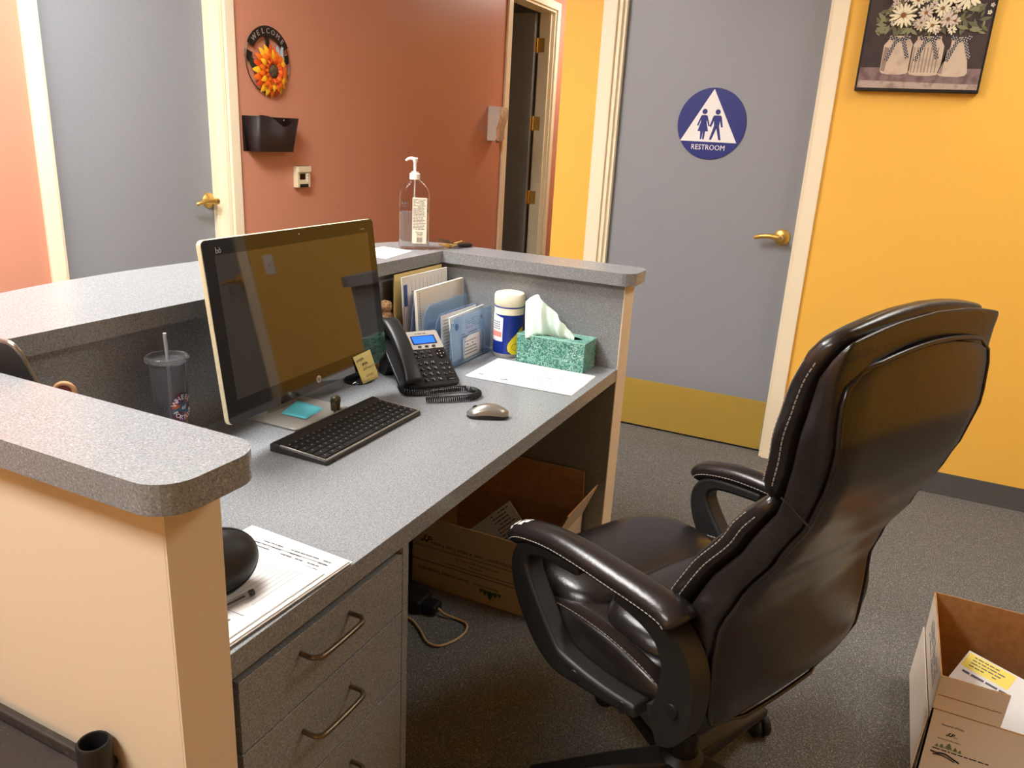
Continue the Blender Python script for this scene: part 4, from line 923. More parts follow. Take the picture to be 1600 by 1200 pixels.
# ------------------------------------------------------------------ cartons
def tree(M, x, y, h, z=.0004):
    bm = nb()
    for k, (w_, b_, t_) in enumerate(((.5, .12, .5), (.4, .35, .72), (.27, .58, 1.))):
        vv = [bm.verts.new(M @ V(p)) for p in ((x-h*w_, y+h*b_, z+k*.0001), (x+h*w_, y+h*b_, z+k*.0001), (x, y+h*t_, z+k*.0001))]; bm.faces.new(vv)
    quad(bm, M, x-h*.05, x+h*.05, y, y+h*.14, z); return bm
mat('tree_green', (34, 84, 52), .8); mat('tree_pale', (112, 128, 88), .8); mat('carton_ink', (52, 40, 36), .8)
def swirl_logo(M, x, y, s, parent, ink='carton_ink'):
    bm = nb()
    for k, dx in enumerate((0, .42)):
        tube(bm, smooth_pts([M @ V((x+s*(a+dx), y+s*b, .0006)) for a, b in ((-.45, .05), (-.35, -.12), (-.15, -.05), (-.05, .2), (.05, .42), (.2, .4))], 4), [s*.035]*4+[s*.075]*12+[s*.05]*5, 6)
    tube(bm, smooth_pts([M @ V((x+s*a, y+s*b, .0006)) for a, b in ((.4, .1), (.62, .16), (.72, .34), (.55, .44), (.36, .38))], 4), s*.05, 6)
    tube(bm, [M @ V((x+s*a, y+s*b, .0006)) for a, b in ((.55, -.12), (1.1, -.12))], s*.03, 5)
    for v in bm.verts: pass
    obj('swirl_logo', bm, ink, parent, local=False)
# open carton beside the chair
rc = thing('cardboard_box', 'open cardboard carton with an envelope inside beside the chair', 'cardboard box', (1.37, -1.11, 0))
X0, X1, Y0, Y1, ZB = 1.172, 1.572, -1.26, -.968, .195
th = .004
def wall(name, P, parent, outm='carton_white', inm='kraft', t=.004):
    """P: four outer corners seen from outside counter-clockwise; outer skin and kraft inner skin"""
    a = [V(p) for p in P]; n_ = (a[1]-a[0]).cross(a[3]-a[0]).normalized()
    bm = nb(); o1 = [bm.verts.new(p) for p in a]; i1 = [bm.verts.new(p-n_*t) for p in a]
    f = bm.faces.new(o1); f.material_index = 0
    f = bm.faces.new(i1[::-1]); f.material_index = 1
    for k in range(4): f = bm.faces.new((o1[k], i1[k], i1[(k+1) % 4], o1[(k+1) % 4])); f.material_index = 1
    return obj(name, bm, [outm, inm], parent, local=False)
wall('wall_panel', ((X0, Y1, 0), (X0, Y0, 0), (X0, Y0, ZB), (X0, Y1, ZB)), rc)
wall('wall_panel', ((X1, Y1, 0), (X0, Y1, 0), (X0, Y1, .285), (X1, Y1, .285)), rc)
wall('wall_panel', ((X1, Y0, 0), (X1, Y1, 0), (X1, Y1, .285), (X1, Y0, .285)), rc)
wall('wall_panel', ((X0, Y0, 0), (X1, Y0, 0), (X1, Y0, ZB), (X0, Y0, ZB)), rc)
obj('bottom', bx(X0+th, X1-th, Y0+th, Y1-th, .001, .006), 'kraft', rc, local=False)
fl = wall('flap', ((X0, Y1, ZB+.0005), (X0, -1.106, ZB+.0005), (X0-.002, -1.108, .285), (X0-.002, Y1, .285)), rc)
for zc_ in (.235, .196): obj('crease', tube(nb(), [(X0-.0012, Y1-.004, zc_), (X0-.0012, -1.1 if zc_ > .21 else Y0+.004, zc_)], .0011, 5), 'kraft', fl, local=False)
wall('flap', ((X1, Y1+.011, .01), (X0+.004, Y1+.011, .01), (X0+.002, Y1+.006, .17), (X1, Y1+.006, .17)), rc, 'carton_white', 'carton_white', .003)
wall('flap', ((X0, Y0, ZB), (X1, Y0, ZB), (X1, Y0-.10, ZB+.04), (X0, Y0-.10, ZB+.04)), rc)
MX = frame3((X0-.0003, Y1, 0), (0, -1, 0), (0, 0, 1), (-1, 0, 0))
obj('print_line', text_bm('Natural White', .0078, MX @ Matrix.Translation((.05, .160, .0004)), .0001), 'carton_ink', rc, local=False)
swirl_logo(MX, .047, .136, .015, rc)
obj('print_line', text_bm('Business & Office Papers', .0048, MX @ Matrix.Translation((.05, .122, .0004)), .0001), 'carton_ink', rc, local=False)
for k, (xx, hh) in enumerate(((.028, .01), (.038, .013), (.052, .02), (.066, .013), (.076, .01))): obj('tree_print', tree(MX, xx, .096, hh), 'tree_green' if hh > .02 else 'tree_pale', rc, local=False)
bm = nb(); words(bm, MX, .02, .14, .0915, .0032, random.Random(6), z=.0004, fill=1)
obj('print_line', bm, 'carton_ink', rc, local=False)
bm = nb(); tube(bm, smooth_pts([MX @ V(p) for p in ((.018, .082, .0005), (.03, .08, .0005), (.048, .083, .0005), (.066, .076, .0005), (.08, .07, .0005))], 4), .0022, 6); tube(bm, smooth_pts([MX @ V(p) for p in ((.024, .074, .0005), (.045, .077, .0005), (.07, .069, .0005))], 4), .0015, 6)
obj('animal_print', bm, 'carton_ink', rc, local=False)
MY = frame3((X1, Y1+.0004, 0), (-1, 0, 0), (0, 0, 1), (0, 1, 0))
bm = nb(); rnd = random.Random(17)
for k in range(5): words(bm, MY, .1, .36, .26-k*.012, .004, rnd, fill=.8)
quad(bm, MY, .08, .37, .245, .2458, .0006)
obj('print_block', bm, 'carton_ink', rc, local=False)
ev = thing('mailing_envelope', 'white envelope with yellow forwarding sticker inside the cardboard carton', 'envelope', (1.4, -1.1, .1))
Mev = frame_M((1.5, -1.07, .178), V((-.5, -.86, 0)), V((-.16, .03, -.085)))
obj('sheet', prism(nb(), rrect(0, .205, 0, .17, .001), .002, Mev), 'paper', ev, local=False)
mat('sticker_yellow', (240, 222, 110), .8); mat('stamp_brown', (140, 70, 44), .8)
zt_ = .0023 if Mev.to_3x3().col[2].dot(CAM-V((1.4, -1.1, .1))) > 0 else -.0004
obj('sticker', prism(nb(), rrect(.004, .12, .004, .05, .002), .0003, Mev, z0=zt_), 'sticker_yellow', ev, local=False)
obj('stamp', prism(nb(), rrect(.008, .03, .1, .13, .001), .0003, Mev, z0=zt_), 'stamp_brown', ev, local=False)
bm = nb()
for k in range(4): words(bm, Mev, .02, .1, .012+k*.009, .003, rnd, z=zt_+math.copysign(.0006, zt_))
words(bm, Mev, .015, .13, .062, .006, rnd, z=zt_+math.copysign(.0003, zt_))
obj('printed_text', bm, 'ink_light', ev, local=False)
# carton under the desktop
dc = thing('cardboard_box', 'printed paper carton with raised flaps under the desktop', 'cardboard box', (1.43, .31, 0))
X0, X1, Y0, Y1, ZB = 1.28, 1.575, .06, .53, .243
mat('carton_tan', (180, 164, 142), .75)
wall('wall_panel', ((X0, Y1, 0), (X0, Y0, 0), (X0, Y0, ZB), (X0, Y1, ZB)), dc, 'carton_tan')
wall('wall_panel', ((X1, Y1, 0), (X0, Y1, 0), (X0, Y1, ZB), (X1, Y1, ZB)), dc, 'carton_tan')
wall('wall_panel', ((X1, Y0, 0), (X1, Y1, 0), (X1, Y1, ZB), (X1, Y0, ZB)), dc, 'carton_tan')
wall('wall_panel', ((X0, Y0, 0), (X1, Y0, 0), (X1, Y0, ZB), (X0, Y0, ZB)), dc, 'carton_tan')
obj('bottom', bx(X0+th, X1-th, Y0+th, Y1-th, .001, .006), 'kraft', dc, local=False)
wall('flap', ((X1, Y0, ZB), (X1, Y1, ZB), (X1+.015, Y1-.01, ZB+.14), (X1+.015, Y0+.01, ZB+.14)), dc, 'carton_tan')
wall('flap', ((X1, Y1, ZB), (X0, Y1, ZB), (X0+.02, Y1+.03, ZB+.13), (X1-.02, Y1+.03, ZB+.13)), dc, 'carton_tan')
wall('flap', ((X0, Y0, ZB), (X1, Y0, ZB), (X1-.02, Y0-.05, ZB+.12), (X0+.02, Y0-.05, ZB+.12)), dc, 'carton_tan')
MX = frame3((X0-.0003, Y1, 0), (0, -1, 0), (0, 0, 1), (-1, 0, 0))
swirl_logo(MX, .05, .165, .035, dc)
def ptext(s, size, x, z, up=True): obj('print_line', text_bm(s, size, MX @ Matrix.Translation((x, z, .0004)) @ Matrix.Rotation(0 if up else PI, 4, 'Z'), .0001), 'carton_ink', dc, local=False)
ptext('Business & Office Papers', .011, .07, .142); ptext('Multipurpose / Laser & Inkjet Copy Paper', .017, .225, .158, False); ptext('10 reams / 500 sheets per ream', .012, .24, .128)
ptext('letter size', .012, .235, .112, False); ptext('Smart makes Sustainable', .019, .12, .06, False); ptext('Natural Choice', .014, .275, .06, False)
bm = nb(); quad(bm, MX, .125, .4, .142, .144, .0005); quad(bm, MX, .125, .4, .1, .102, .0005); quad(bm, MX, .0, .4, .088, .0905, .0005); obj('print_rule', bm, 'carton_ink', dc, local=False)
MXf = MX @ Matrix.Translation((.29, .052, 0)) @ Matrix.Rotation(PI, 4, 'Z')
for xx, hh in ((-.032, .016), (-.018, .022), (0, .034), (.018, .022), (.032, .016)): obj('tree_print', tree(MXf, xx, 0, hh), 'tree_green', dc, local=False)
fp = thing('flyer', 'white flyer corner poking out of the carton under the desktop', 'flyer', (1.43, .28, .1))
Mf = frame_M((1.43, .28, .012), V((.02, -.13, .13)), V((.03, .13, .13)))
obj('sheet', prism(nb(), rrect(0, .185, 0, .185, .001), .0015, Mf), 'paper', fp, local=False)
bm = nb(); rnd = random.Random(14)
zt2 = .0018 if Mf.to_3x3().col[2].dot(CAM-V((1.4, .3, .2))) > 0 else -.0004
for k in range(8): words(bm, Mf, .09, .17, .175-k*.012, .004, rnd, z=zt2)
obj('printed_text', bm, 'ink_light', fp, local=False)
# power strip with cable under the desktop
ps = thing('power_strip', 'black power adapter on the carpet with a tan cable loop', 'power adapter', (1.15, .45, 0))
obj('adapter', bx(1.12, 1.2, .40, .53, .001, .045), 'black_plastic', ps, local=False, bevel=.008)
obj('plug', bx(1.135, 1.185, .355, .40, .004, .035), 'black_plastic', ps, local=False, bevel=.006)
mat('cable_tan', (196, 164, 118), .5)
obj('cable', tube(nb(), smooth_pts([(1.16, .355, .02), (1.155, .33, .012), (1.16, .29, .006), (1.15, .25, .006), (1.11, .236, .006), (1.06, .245, .006), (1.02, .27, .006), (1.02, .31, .006), (1.06, .36, .006), (1.09, .42, .006), (1.06, .5, .006), (.98, .54, .006)], 6), .0035, 8), 'cable_tan', ps, local=False, smooth=60)

# ------------------------------------------------------------------ things on the walls
# restroom sign
SY, SZ, SX = .13, 1.508, 3.115
SM = frame3((SX, SY, SZ), (0, -1, 0), (0, 0, 1), (-1, 0, 0))
sg = thing('restroom_sign', 'round blue restroom sign with white triangle on the grey door', 'sign', (SX, SY, SZ))
obj('disc', prism(nb(), circle(0, 0, .1545, 64), .006, SM), 'sign_blue', sg, local=False, bevel=.001)
obj('triangle', prism(nb(), [(-.134, -.078), (.134-.012, -.078), (-.004, .149)], .001, SM, z0=.006), 'sign_white', sg, local=False)
def poly_part(name, P, m, z0=.007, h=.0008, M=SM, parent=sg):
    bm = nb(); a = [bm.verts.new(M @ V((p[0], p[1], z0))) for p in P]; b = [bm.verts.new(M @ V((p[0], p[1], z0+h))) for p in P]; n = len(P)
    for i in range(n): bm.faces.new((a[i], a[(i+1) % n], b[(i+1) % n], b[i]))
    for t_ in tessellate_polygon([[V((p[0], p[1], 0)) for p in P]]): bm.faces.new([b[i] for i in t_]); bm.faces.new([a[i] for i in t_][::-1])
    return obj(name, bm, m, parent, local=False)
wx_, wz = -.035, -.068
wo = [(-.0, .105), (.01, .105), (.015, .1), (.029, .06), (.023, .057), (.013, .085), (.013, .075), (.024, .035), (.011, .035), (.009, .0), (.002, .0), (.0, .035), (-.0, .035), (-.002, 0), (-.009, 0), (-.011, .035), (-.024, .035), (-.013, .075), (-.013, .085), (-.023, .057), (-.029, .06), (-.015, .1), (-.01, .105)]
poly_part('woman_figure', [(x+wx_, z+wz) for x, z in wo], 'sign_blue'); poly_part('woman_head', circle(wx_, wz+.12, .0115, 20), 'sign_blue')
mx_ = .024
mo = [(.0, .105), (.014, .105), (.019, .1), (.029, .056), (.022, .054), (.013, .082), (.012, .06), (.026, .0), (.016, 0), (.001, .05), (-.016, 0), (-.026, 0), (-.011, .06), (-.013, .082), (-.024, .054), (-.031, .058), (-.019, .1), (-.014, .105)]
poly_part('man_figure', [(x+mx_, z+wz) for x, z in mo], 'sign_blue'); poly_part('man_head', circle(mx_, wz+.12, .0115, 20), 'sign_blue')
obj('lettering', text_bm('RESTROOM', .0325, SM @ Matrix.Translation((-.003, -.103, .0064)), .0006, sx=.92), 'sign_white', sg, local=False)
# flower picture
PY0, PY1, PZ0 = -.449, -.894, 1.66
PX = XW-.001
QM = frame3((PX, PY0, PZ0), (0, -1, 0), (0, 0, 1), (-1, 0, 0)); QW, QH = PY0-PY1, .445
pi_ = thing('flower_picture', 'black edged picture of white daisies in three jars on yellow wall', 'picture', (PX, (PY0+PY1)/2, PZ0))
mat('pic_black', (18, 15, 15), .45); mat('pic_bg', (66, 52, 52), .6, noise=(14, (54, 44, 46), .4, .65)); mat('pic_table', (136, 114, 112), .6, noise=(26, (108, 88, 88), .45, .62)); mat('pic_ledge', (182, 164, 152), .6, noise=(30, (150, 132, 122), .5, .65))
mat('pic_jar', (206, 188, 166), .6, noise=(18, (180, 160, 142), .5, .7)); mat('pic_jar_dark', (150, 132, 118), .6); mat('pic_petal', (236, 228, 196), .6); mat('pic_petal2', (214, 200, 184), .6); mat('pic_leaf', (104, 106, 76), .6); mat('pic_leaf2', (136, 136, 102), .6); mat('pic_eye', (140, 88, 48), .6); mat('pic_gingham', (60, 56, 60), .6); mat('pic_gingham2', (200, 196, 192), .6)
obj('frame', bx(0, QW, 0, QH, 0, .032, M=QM), 'pic_black', pi_, local=False, bevel=.0015)
cz = .0322
cv = obj('canvas', prism(nb(), [(.008, .012), (QW-.008, .012), (QW-.008, QH-.008), (.008, QH-.008)], .0008, QM, z0=cz), 'pic_bg', pi_, local=False)
def pq(name, P, m, z, parent=cv): return poly_part(name, P, m, z0=cz+z, h=.0002, M=QM, parent=parent)
pq('painted_table', [(.008, .012), (QW-.008, .012), (QW-.008, .088), (.008, .088)], 'pic_table', .0009)
pq('painted_table_edge', [(.008, .012), (QW-.008, .012), (QW-.008, .031), (.008, .04)], 'pic_ledge', .0011)
def jar(x0, x1, y0, ytop, n0, n1, ribs=False):
    w_ = x1-x0; P = [(x0+.008, y0+.004), (x0+w_*.3, y0), (x0+w_*.7, y0), (x1-.008, y0+.004), (x1, y0+.014), (x1-(n0 or 0)*.55, ytop-.035), (x1-n1, ytop-.012), (x1-n1, ytop), (x0+n1, ytop), (x0+n1, ytop-.012), (x0+(n0 or 0), ytop-.035), (x0, y0+.014)]
    o = pq('painted_jar', P, 'pic_jar', .0013)
    if ribs:
        for k in range(8):
            xx = x0+.008+k*(w_-.016)/8; pq('painted_rib', [(xx, y0+.012), (xx+.004, y0+.012), (xx+.004, ytop-.04), (xx, ytop-.04)], 'pic_jar_dark', .0016)
    else: pq('painted_shade', [(x0+.002, y0+.014), (x0+w_*.16, y0+.01), (x0+w_*.2, ytop-.045), (x0+.004+(n0 or 0), ytop-.04)], 'pic_jar_dark', .0016)
jar(.082, .188, .063, .205, 0, .016); jar(.184, .296, .060, .203, 0, .014, True); jar(.288, .392, .058, .2, .03, .03)
for jx in (.135, .24, .35):
    for k, (dx, dy, ax_, ay_, ww) in enumerate(((-.035, .0, .035, -.012, .016), (.0, -.012, .035, .014, .016), (-.012, -.012, -.026, -.075, .013), (.014, -.012, .024, -.065, .013))):
        p = V((jx+dx, .2+dy)); q = V((jx+dx+ax_, .2+dy+ay_)); t_ = (q-p).normalized(); nn_ = V((-t_.y, t_.x))*ww/2
        rb = pq('painted_ribbon', [(p+nn_)[:], (p-nn_)[:], (q-nn_)[:], (q+nn_)[:]], 'pic_gingham', .0019+k*.0003)
        bm = nb(); L_ = (q-p).length; m_ = int(L_/.0055)
        for a in range(m_):
            for b in range(3):
                if (a+b) % 2 == 0:
                    c_ = p+t_*(a+.5)*L_/m_+nn_*((b-1)*.62); quad(bm, QM, c_.x-.0019, c_.x+.0019, c_.y-.0019, c_.y+.0019, cz+.00225+k*.0003)
        obj('gingham_check', bm, 'pic_gingham2', rb, local=False)
rnd = random.Random(44)
for k in range(170):
    cx, cy = rnd.uniform(.055, .405), rnd.uniform(.215, .40); a = rnd.uniform(0, 2*PI); l = rnd.uniform(.026, .052); w_ = l*.32
    if k < 8: cx, cy = (.045+.02*rnd.random(), .215+.014*k) if k < 4 else (.40+.02*rnd.random(), .2+.016*(k-3))
    d_ = V((math.cos(a), math.sin(a))); n_ = V((-d_.y, d_.x)); c_ = V((cx, cy))
    pq('painted_leaf', [(c_-d_*l/2)[:], (c_-d_*l*.1+n_*w_/2)[:], (c_+d_*l*.2+n_*w_*.4)[:], (c_+d_*l/2)[:], (c_+d_*l*.2-n_*w_*.4)[:], (c_-d_*l*.1-n_*w_/2)[:]], 'pic_leaf' if k % 2 else 'pic_leaf2', .0030+k*.00001)
def daisy(cx, cy, r, n, m, z, eye=True):
    bm = nb()
    for k in range(n):
        a = 2*PI*k/n+rnd.uniform(-.1, .1); rr2 = r*rnd.uniform(.85, 1.08); d_ = V((math.cos(a), math.sin(a))); n_ = V((-d_.y, d_.x)); c_ = V((cx, cy)); w_ = PI*r*.52/n
        P = [c_+d_*r*.12, c_+d_*rr2*.5+n_*w_, c_+d_*rr2*.85+n_*w_*.8, c_+d_*rr2, c_+d_*rr2*.85-n_*w_*.8, c_+d_*rr2*.5-n_*w_]
        bm.faces.new([bm.verts.new(QM @ V((p.x, p.y, cz+z+k*.00002))) for p in P])
    o = obj('painted_daisy', bm, m, cv, local=False)
    if eye: pq('painted_eye', circle(cx, cy, r*.2, 12), 'pic_eye', z+.0006, parent=o)
fl_ = [(.132, .277, .05, 16), (.24, .24, .03, 12), (.29, .262, .032, 12), (.21, .285, .03, 12), (.265, .3, .032, 12), (.2, .25, .022, 10), (.345, .34, .05, 14), (.29, .345, .038, 12), (.24, .36, .03, 12), (.14, .35, .03, 12), (.175, .33, .028, 10), (.1, .34, .022, 10), (.3, .4, .04, 12), (.2, .4, .036, 12), (.38, .4, .03, 12), (.13, .4, .03, 12), (.31, .225, .018, 9), (.255, .225, .018, 9), (.43, .31, .008, 5), (.425, .285, .009, 5), (.437, .335, .01, 5)]
fl_ += [(rnd.uniform(.1, .37), rnd.uniform(.24, .4), rnd.uniform(.012, .022), 9) for _ in range(26)]
for k, (cx, cy, r, n) in enumerate(fl_[::-1]): daisy(cx, cy, r, n, 'pic_petal' if r > .045 or k % 3 == 0 else 'pic_petal2', .0050+k*.0002, r > .02)
# sunflower welcome sign
WC = V((2.532, YW, 1.69)); WM = frame3(WC, (1, 0, 0), (0, 0, 1), (0, -1, 0)); wr = .15
ws = thing('welcome_sign', 'round metal welcome sign with a large orange sunflower', 'wall sign', (WC.x, WC.y, WC.z))
obj('hoop', tube(nb(), [WM @ V((wr*math.cos(a), wr*math.sin(a), .012)) for a in [2*PI*i/64 for i in range(64)]], .0028, 8, closed=True), 'pull_metal', ws, local=False, smooth=60)
mat('sun_black', (24, 22, 22), .5); mat('sun_letter', (170, 166, 160), .4, .2); mat('petal_yellow', (250, 190, 40), .45); mat('petal_orange', (238, 112, 26), .45); mat('petal_red', (214, 76, 30), .45); mat('sun_eye', (62, 54, 36), .6, noise=(160, (120, 100, 60), .5, .6)); mat('butterfly', (170, 200, 220), .4); mat('sun_leaf', (40, 52, 36), .5)
bm = nb(); P = [(.158*math.cos(a), .158*math.sin(a)) for a in [math.radians(28+124*i/24) for i in range(25)]]+[(.112*math.cos(a), .112*math.sin(a)) for a in [math.radians(152-124*i/24) for i in range(25)]]
bn = poly_part('banner', P, 'sun_black', z0=.014, h=.003, M=WM, parent=ws)
for i, c_ in enumerate('WELCOME'):
    a = math.radians(90+45-15*i); obj('letter', text_bm(c_, .034, WM @ Matrix.Translation((.135*math.cos(a), .135*math.sin(a), .0176)) @ Matrix.Rotation(a-PI/2, 4, 'Z'), .0006), 'sun_letter', bn, local=False)
for s in (-1, 1):
    a = math.radians(90+s*74); d_ = V((math.cos(a), math.sin(a))); n_ = V((-d_.y, d_.x))*s
    poly_part('banner_tail', [(d_*.155)[:], (d_*.105)[:], (d_*.118+n_*.045)[:], (d_*.15+n_*.035)[:]], 'sun_black', z0=.009, h=.002, M=WM, parent=ws)
obj('post', bx(-.011, .011, .0, .115, .010, .014, M=WM), 'sun_black', ws, local=False)
fc = V((.012, -.045)); 
def petal_mesh(l, w_):
    bm = nb(); rows_ = [(0, .25, 0), (.3, .9, .006), (.6, 1, .009), (.85, .6, .006), (1, .04, 0)]; G = []
    for f, k, z in rows_: G.append([bm.verts.new((f*l, s*w_/2*k, z+(.003 if s == 0 else 0))) for s in (-1, 0, 1)])
    for a, b in zip(G, G[1:]):
        for j in range(2): bm.faces.new((a[j], a[j+1], b[j+1], b[j]))
    return bm
protos = {}
def petal(ang, r0, l, w_, m, z, til):
    Mp = WM @ Matrix.Translation((fc.x, fc.y, z)) @ Matrix.Rotation(ang, 4, 'Z') @ Matrix.Translation((r0, 0, 0)) @ Matrix.Rotation(-til, 4, 'Y')
    key = (l, w_, m)
    Ml = WORLD[ws.name].inverted() @ Mp
    if key not in protos:
        o = obj('petal', petal_mesh(l, w_), m, ws, smooth=60); protos[key] = o; o.matrix_local = Ml
    else: copy_child(protos[key], ws, Ml)
for k in range(20): petal(2*PI*k/20, .044, .08, .034, ('petal_orange', 'petal_yellow', 'petal_yellow', 'petal_red')[(k*7+(3 if 10 < k < 19 else 0)) % 4], .016, -.05)
for k in range(18): petal(2*PI*(k+.5)/18, .036, .062, .03, ('petal_orange', 'petal_yellow', 'petal_orange')[k % 3], .024, .1)
for k in range(16): petal(2*PI*k/16, .03, .035, .02, 'petal_red' if k % 2 else 'petal_orange', .03, .25)
obj('flower_centre', lathe(nb(), [(0, .046), (.018, .044), (.032, .036), (.036, .026), (.03, .02), (0, .02)], 28, M=WM @ Matrix.Translation((fc.x, fc.y, 0))), 'sun_eye', ws, local=False, smooth=60)
for s in (-1, 1): poly_part('butterfly_wing', [(.07+s*.002, .045), (.07+s*.014, .075), (.07+s*.026, .07), (.07+s*.022, .048), (.07+s*.026, .025), (.07+s*.012, .024)], 'butterfly', z0=.024, h=.002, M=WM, parent=ws)
poly_part('leaf', [(-.05, -.03), (-.1, .0), (-.128, .01), (-.125, -.03), (-.09, -.05)], 'sun_leaf', z0=.014, h=.002, M=WM, parent=ws)
# wall file holder
fh = thing('file_holder', 'empty dark wall file pocket under the sunflower sign', 'file holder', (2.5, YW, 1.27))
mat('smoke_dark', (34, 22, 22), .5)
fx0, fx1, fz0, fz1, fy = 2.35, 2.672, 1.268, 1.432, YW-.095
def topz(f): return fz1+.006-.05*math.exp(-((f-.62)/.26)**2) if f > .2 else fz1+.006-.045*math.exp(-((.2-.6)/.26)**2)*(f/.2)**2
bm = nb(); n = 24; fr = []; bk = []
pts = [(fx0+.0, YW-.002), (fx0+.008, YW-.05), (fx0+.014, fy+.012), (fx0+.026, fy)]
path = [(x, y, fz1) for x, y in pts[:3]]+[(fx0+.026+(fx1-.052-fx0)*k/n, fy, topz(k/n)) for k in range(n+1)]+[(fx1-.014, fy+.012, fz1), (fx1-.008, YW-.05, fz1), (fx1, YW-.002, fz1)]
topv = [bm.verts.new(p) for p in path]; botv = [bm.verts.new((2.511+(p[0]-2.511)*.86, YW-(YW-p[1])*.72 if p[1] > fy+.001 else fy+.026, fz0)) for p in path]
for i in range(len(path)-1): bm.faces.new((topv[i], topv[i+1], botv[i+1], botv[i]))
bm.faces.new(botv)
o = obj('pocket', bm, 'smoke_dark', fh, local=False, smooth=50); o.modifiers.new('solid', 'SOLIDIFY').thickness = .003
obj('back_plate', bx(fx0, fx1, YW-.003, YW-.0005, fz0, fz1), 'smoke_dark', fh, local=False)
for xx in (fx1-.03, fx0+.03): obj('screw', lathe(nb(), [(0, 0), (.005, 0), (.004, .002), (0, .0025)], 12, M=frame3((xx, YW-.003, fz1-.012), (1, 0, 0), (0, 0, 1), (0, -1, 0))), 'steel', fh, local=False)
# thermostat
tm = thing('thermostat', 'cream wall thermostat with small dark display', 'thermostat', (2.745, YW, 1.08))
TMx = frame3((2.7, YW, 1.085), (1, 0, 0), (0, 0, 1), (0, -1, 0))
obj('case', bx(0, .105, .0, .108, .0005, .03, M=TMx), 'cream_plastic', tm, local=False, bevel=.004)
obj('cover', bx(.002, .103, .078, .11, .03, .038, M=TMx), 'cream_plastic', tm, local=False, bevel=.003)
obj('display', bx(.018, .06, .042, .072, .03, .0315, M=TMx), 'black_gloss', tm, local=False)
obj('slot', bx(.018, .085, .0015, .018, .0295, .0315, M=TMx), 'black_matte', tm, local=False)  # thin black box on the case, the recess's shade put in as colour
obj('top_vent_shade', bx(.03, .098, .106, .111, .004, .026, M=TMx), 'black_matte', tm, local=False)  # black bar, shade of the vent openings given as its colour
for k in range(3): obj('button', lathe(nb(), [(0, .03), (.006, .03), (.005, .033), (0, .0335)], 14, M=TMx @ Matrix.Translation((.08, .034+k*.016, 0))), 'white_plastic', tm, local=False)
# sanitizer dispenser
ds = thing('soap_dispenser', 'white wall dispenser with clear nozzle beside the dark doorway', 'dispenser', (4.95, YW, 1.37))
DM = frame3((4.885, YW, 1.36), (1, 0, 0), (0, 0, 1), (0, -1, 0))
prof = [(.0005, .0), (.07, .0), (.085, .02), (.082, .09), (.105, .16), (.105, .225), (.09, .248), (.0005, .252)]
bm = nb(); ring_loft(bm, [[DM @ V((x, b, a)) for a, b in prof] for x in (0, .11)]); obj('housing', bm, 'white_plastic', ds, local=False, bevel=.008)
bm = nb(); prof2 = [(.088, .005), (.1, .015), (.098, .09), (.122, .16), (.122, .225), (.11, .245), (.092, .245), (.106, .222), (.106, .16), (.084, .09)]
ring_loft(bm, [[DM @ V((x, b, a)) for a, b in prof2] for x in (.005, .105)]); obj('clear_cover', bm, 'clear_plastic', ds, local=False, bevel=.004)
obj('nozzle', lathe(nb(), [(0, -.012), (.012, -.012), (.014, .0), (0, .0)], 16, M=frame3(DM @ V((.055, 0, .07)), (1, 0, 0), (0, -1, 0), (0, 0, 1))), 'steel', ds, local=False, smooth=50)
# light switch
sw = thing('light_switch', 'white wall switch plate on the yellow wall beside the door frame', 'light switch', (XW, -1.49, 1.07))
SWM = frame3((XW, -1.455, 1.07), (0, -1, 0), (0, 0, 1), (-1, 0, 0))
obj('plate', bx(0, .07, 0, .115, .0005, .006, M=SWM), 'white_plastic', sw, local=False, bevel=.002)
obj('toggle', bx(.03, .04, .046, .069, .006, .014, M=SWM), 'white_plastic', sw, local=False, bevel=.002)
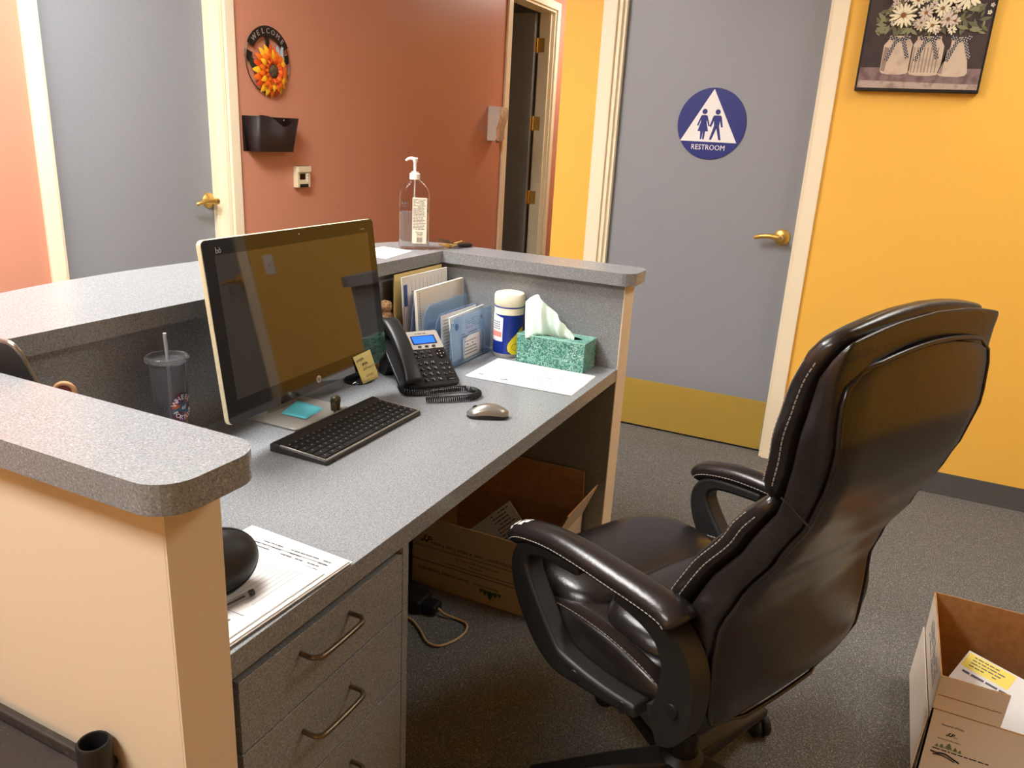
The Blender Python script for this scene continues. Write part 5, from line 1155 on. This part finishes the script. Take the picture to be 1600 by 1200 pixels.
# ------------------------------------------------------------------ black utility cart beside the counter
mat('cart_black', (52, 48, 45), .55, noise=[(18, (70, 64, 58), .5, .7), (110, (96, 90, 84), .66, .74)], bump=(70, .35, .003))
ct = thing('utility_cart', 'dark plastic utility cart with hollow corner post beside the counter', 'cart', (-.35, .45, 0))
cx0, cx1, cy0, cy1 = -.62, -.09, .155, .9
obj('tray', bx(cx0, cx1-.012, cy0, cy1, .552, .568), 'cart_black', ct, local=False, bevel=.003)
bm = nb()
for a in ((cx0, cx1, cy1, cy1+.012), (cx1-.012, cx1, cy0, cy1), (cx0-.012, cx0, cy0, cy1), (cx0, cx1-.03, cy0-.012, cy0)): box(bm, *a, .53, .583)
obj('rim', bm, 'cart_black', ct, local=False, bevel=.004)
for px, py, h in ((-.1085, .137, .628), (-.60, .137, .628), (-.1085, .89, .60), (-.60, .89, .60)):
    bm = nb(); ro_, ri_ = .0215, .0165
    lathe(bm, [(ri_, .03), (ro_, .03), (ro_, h-.003), (ro_-.002, h), (ri_+.001, h), (ri_, h-.002)], 28, c=(px, py, 0)); bm.faces.ensure_lookup_table()
    obj('post', bm, 'black_plastic', ct, local=False, smooth=40) if 0 else obj('post', ring_loft(nb(), [[V((px+r*math.cos(2*PI*i/28), py+r*math.sin(2*PI*i/28), z)) for i in range(28)] for r, z in ((ro_, .03), (ro_, h-.003), (ro_-.002, h), (ri_+.001, h), (ri_, h-.002), (ri_, h-.12), (.001, h-.121))]), 'black_plastic', ct, local=False, smooth=40)
    bm.free()
    obj('collar', lathe(nb(), [(ro_, .556), (ro_+.004, .557), (ro_+.004, .585), (ro_, .586)], 28, c=(px, py, 0)), 'black_plastic', ct, local=False, smooth=40)
    obj('wheel', lathe(nb(), [(0, -.01), (.024, -.01), (.026, -.006), (.026, .006), (.024, .01), (0, .01)], 20, M=frame_M((px, py, .026), (0, 1, 0), (0, 0, 1))), 'black_matte', ct, local=False, smooth=40)
obj('lower_tray', bx(cx0, cx1-.012, cy0, cy1, .16, .18), 'cart_black', ct, local=False)
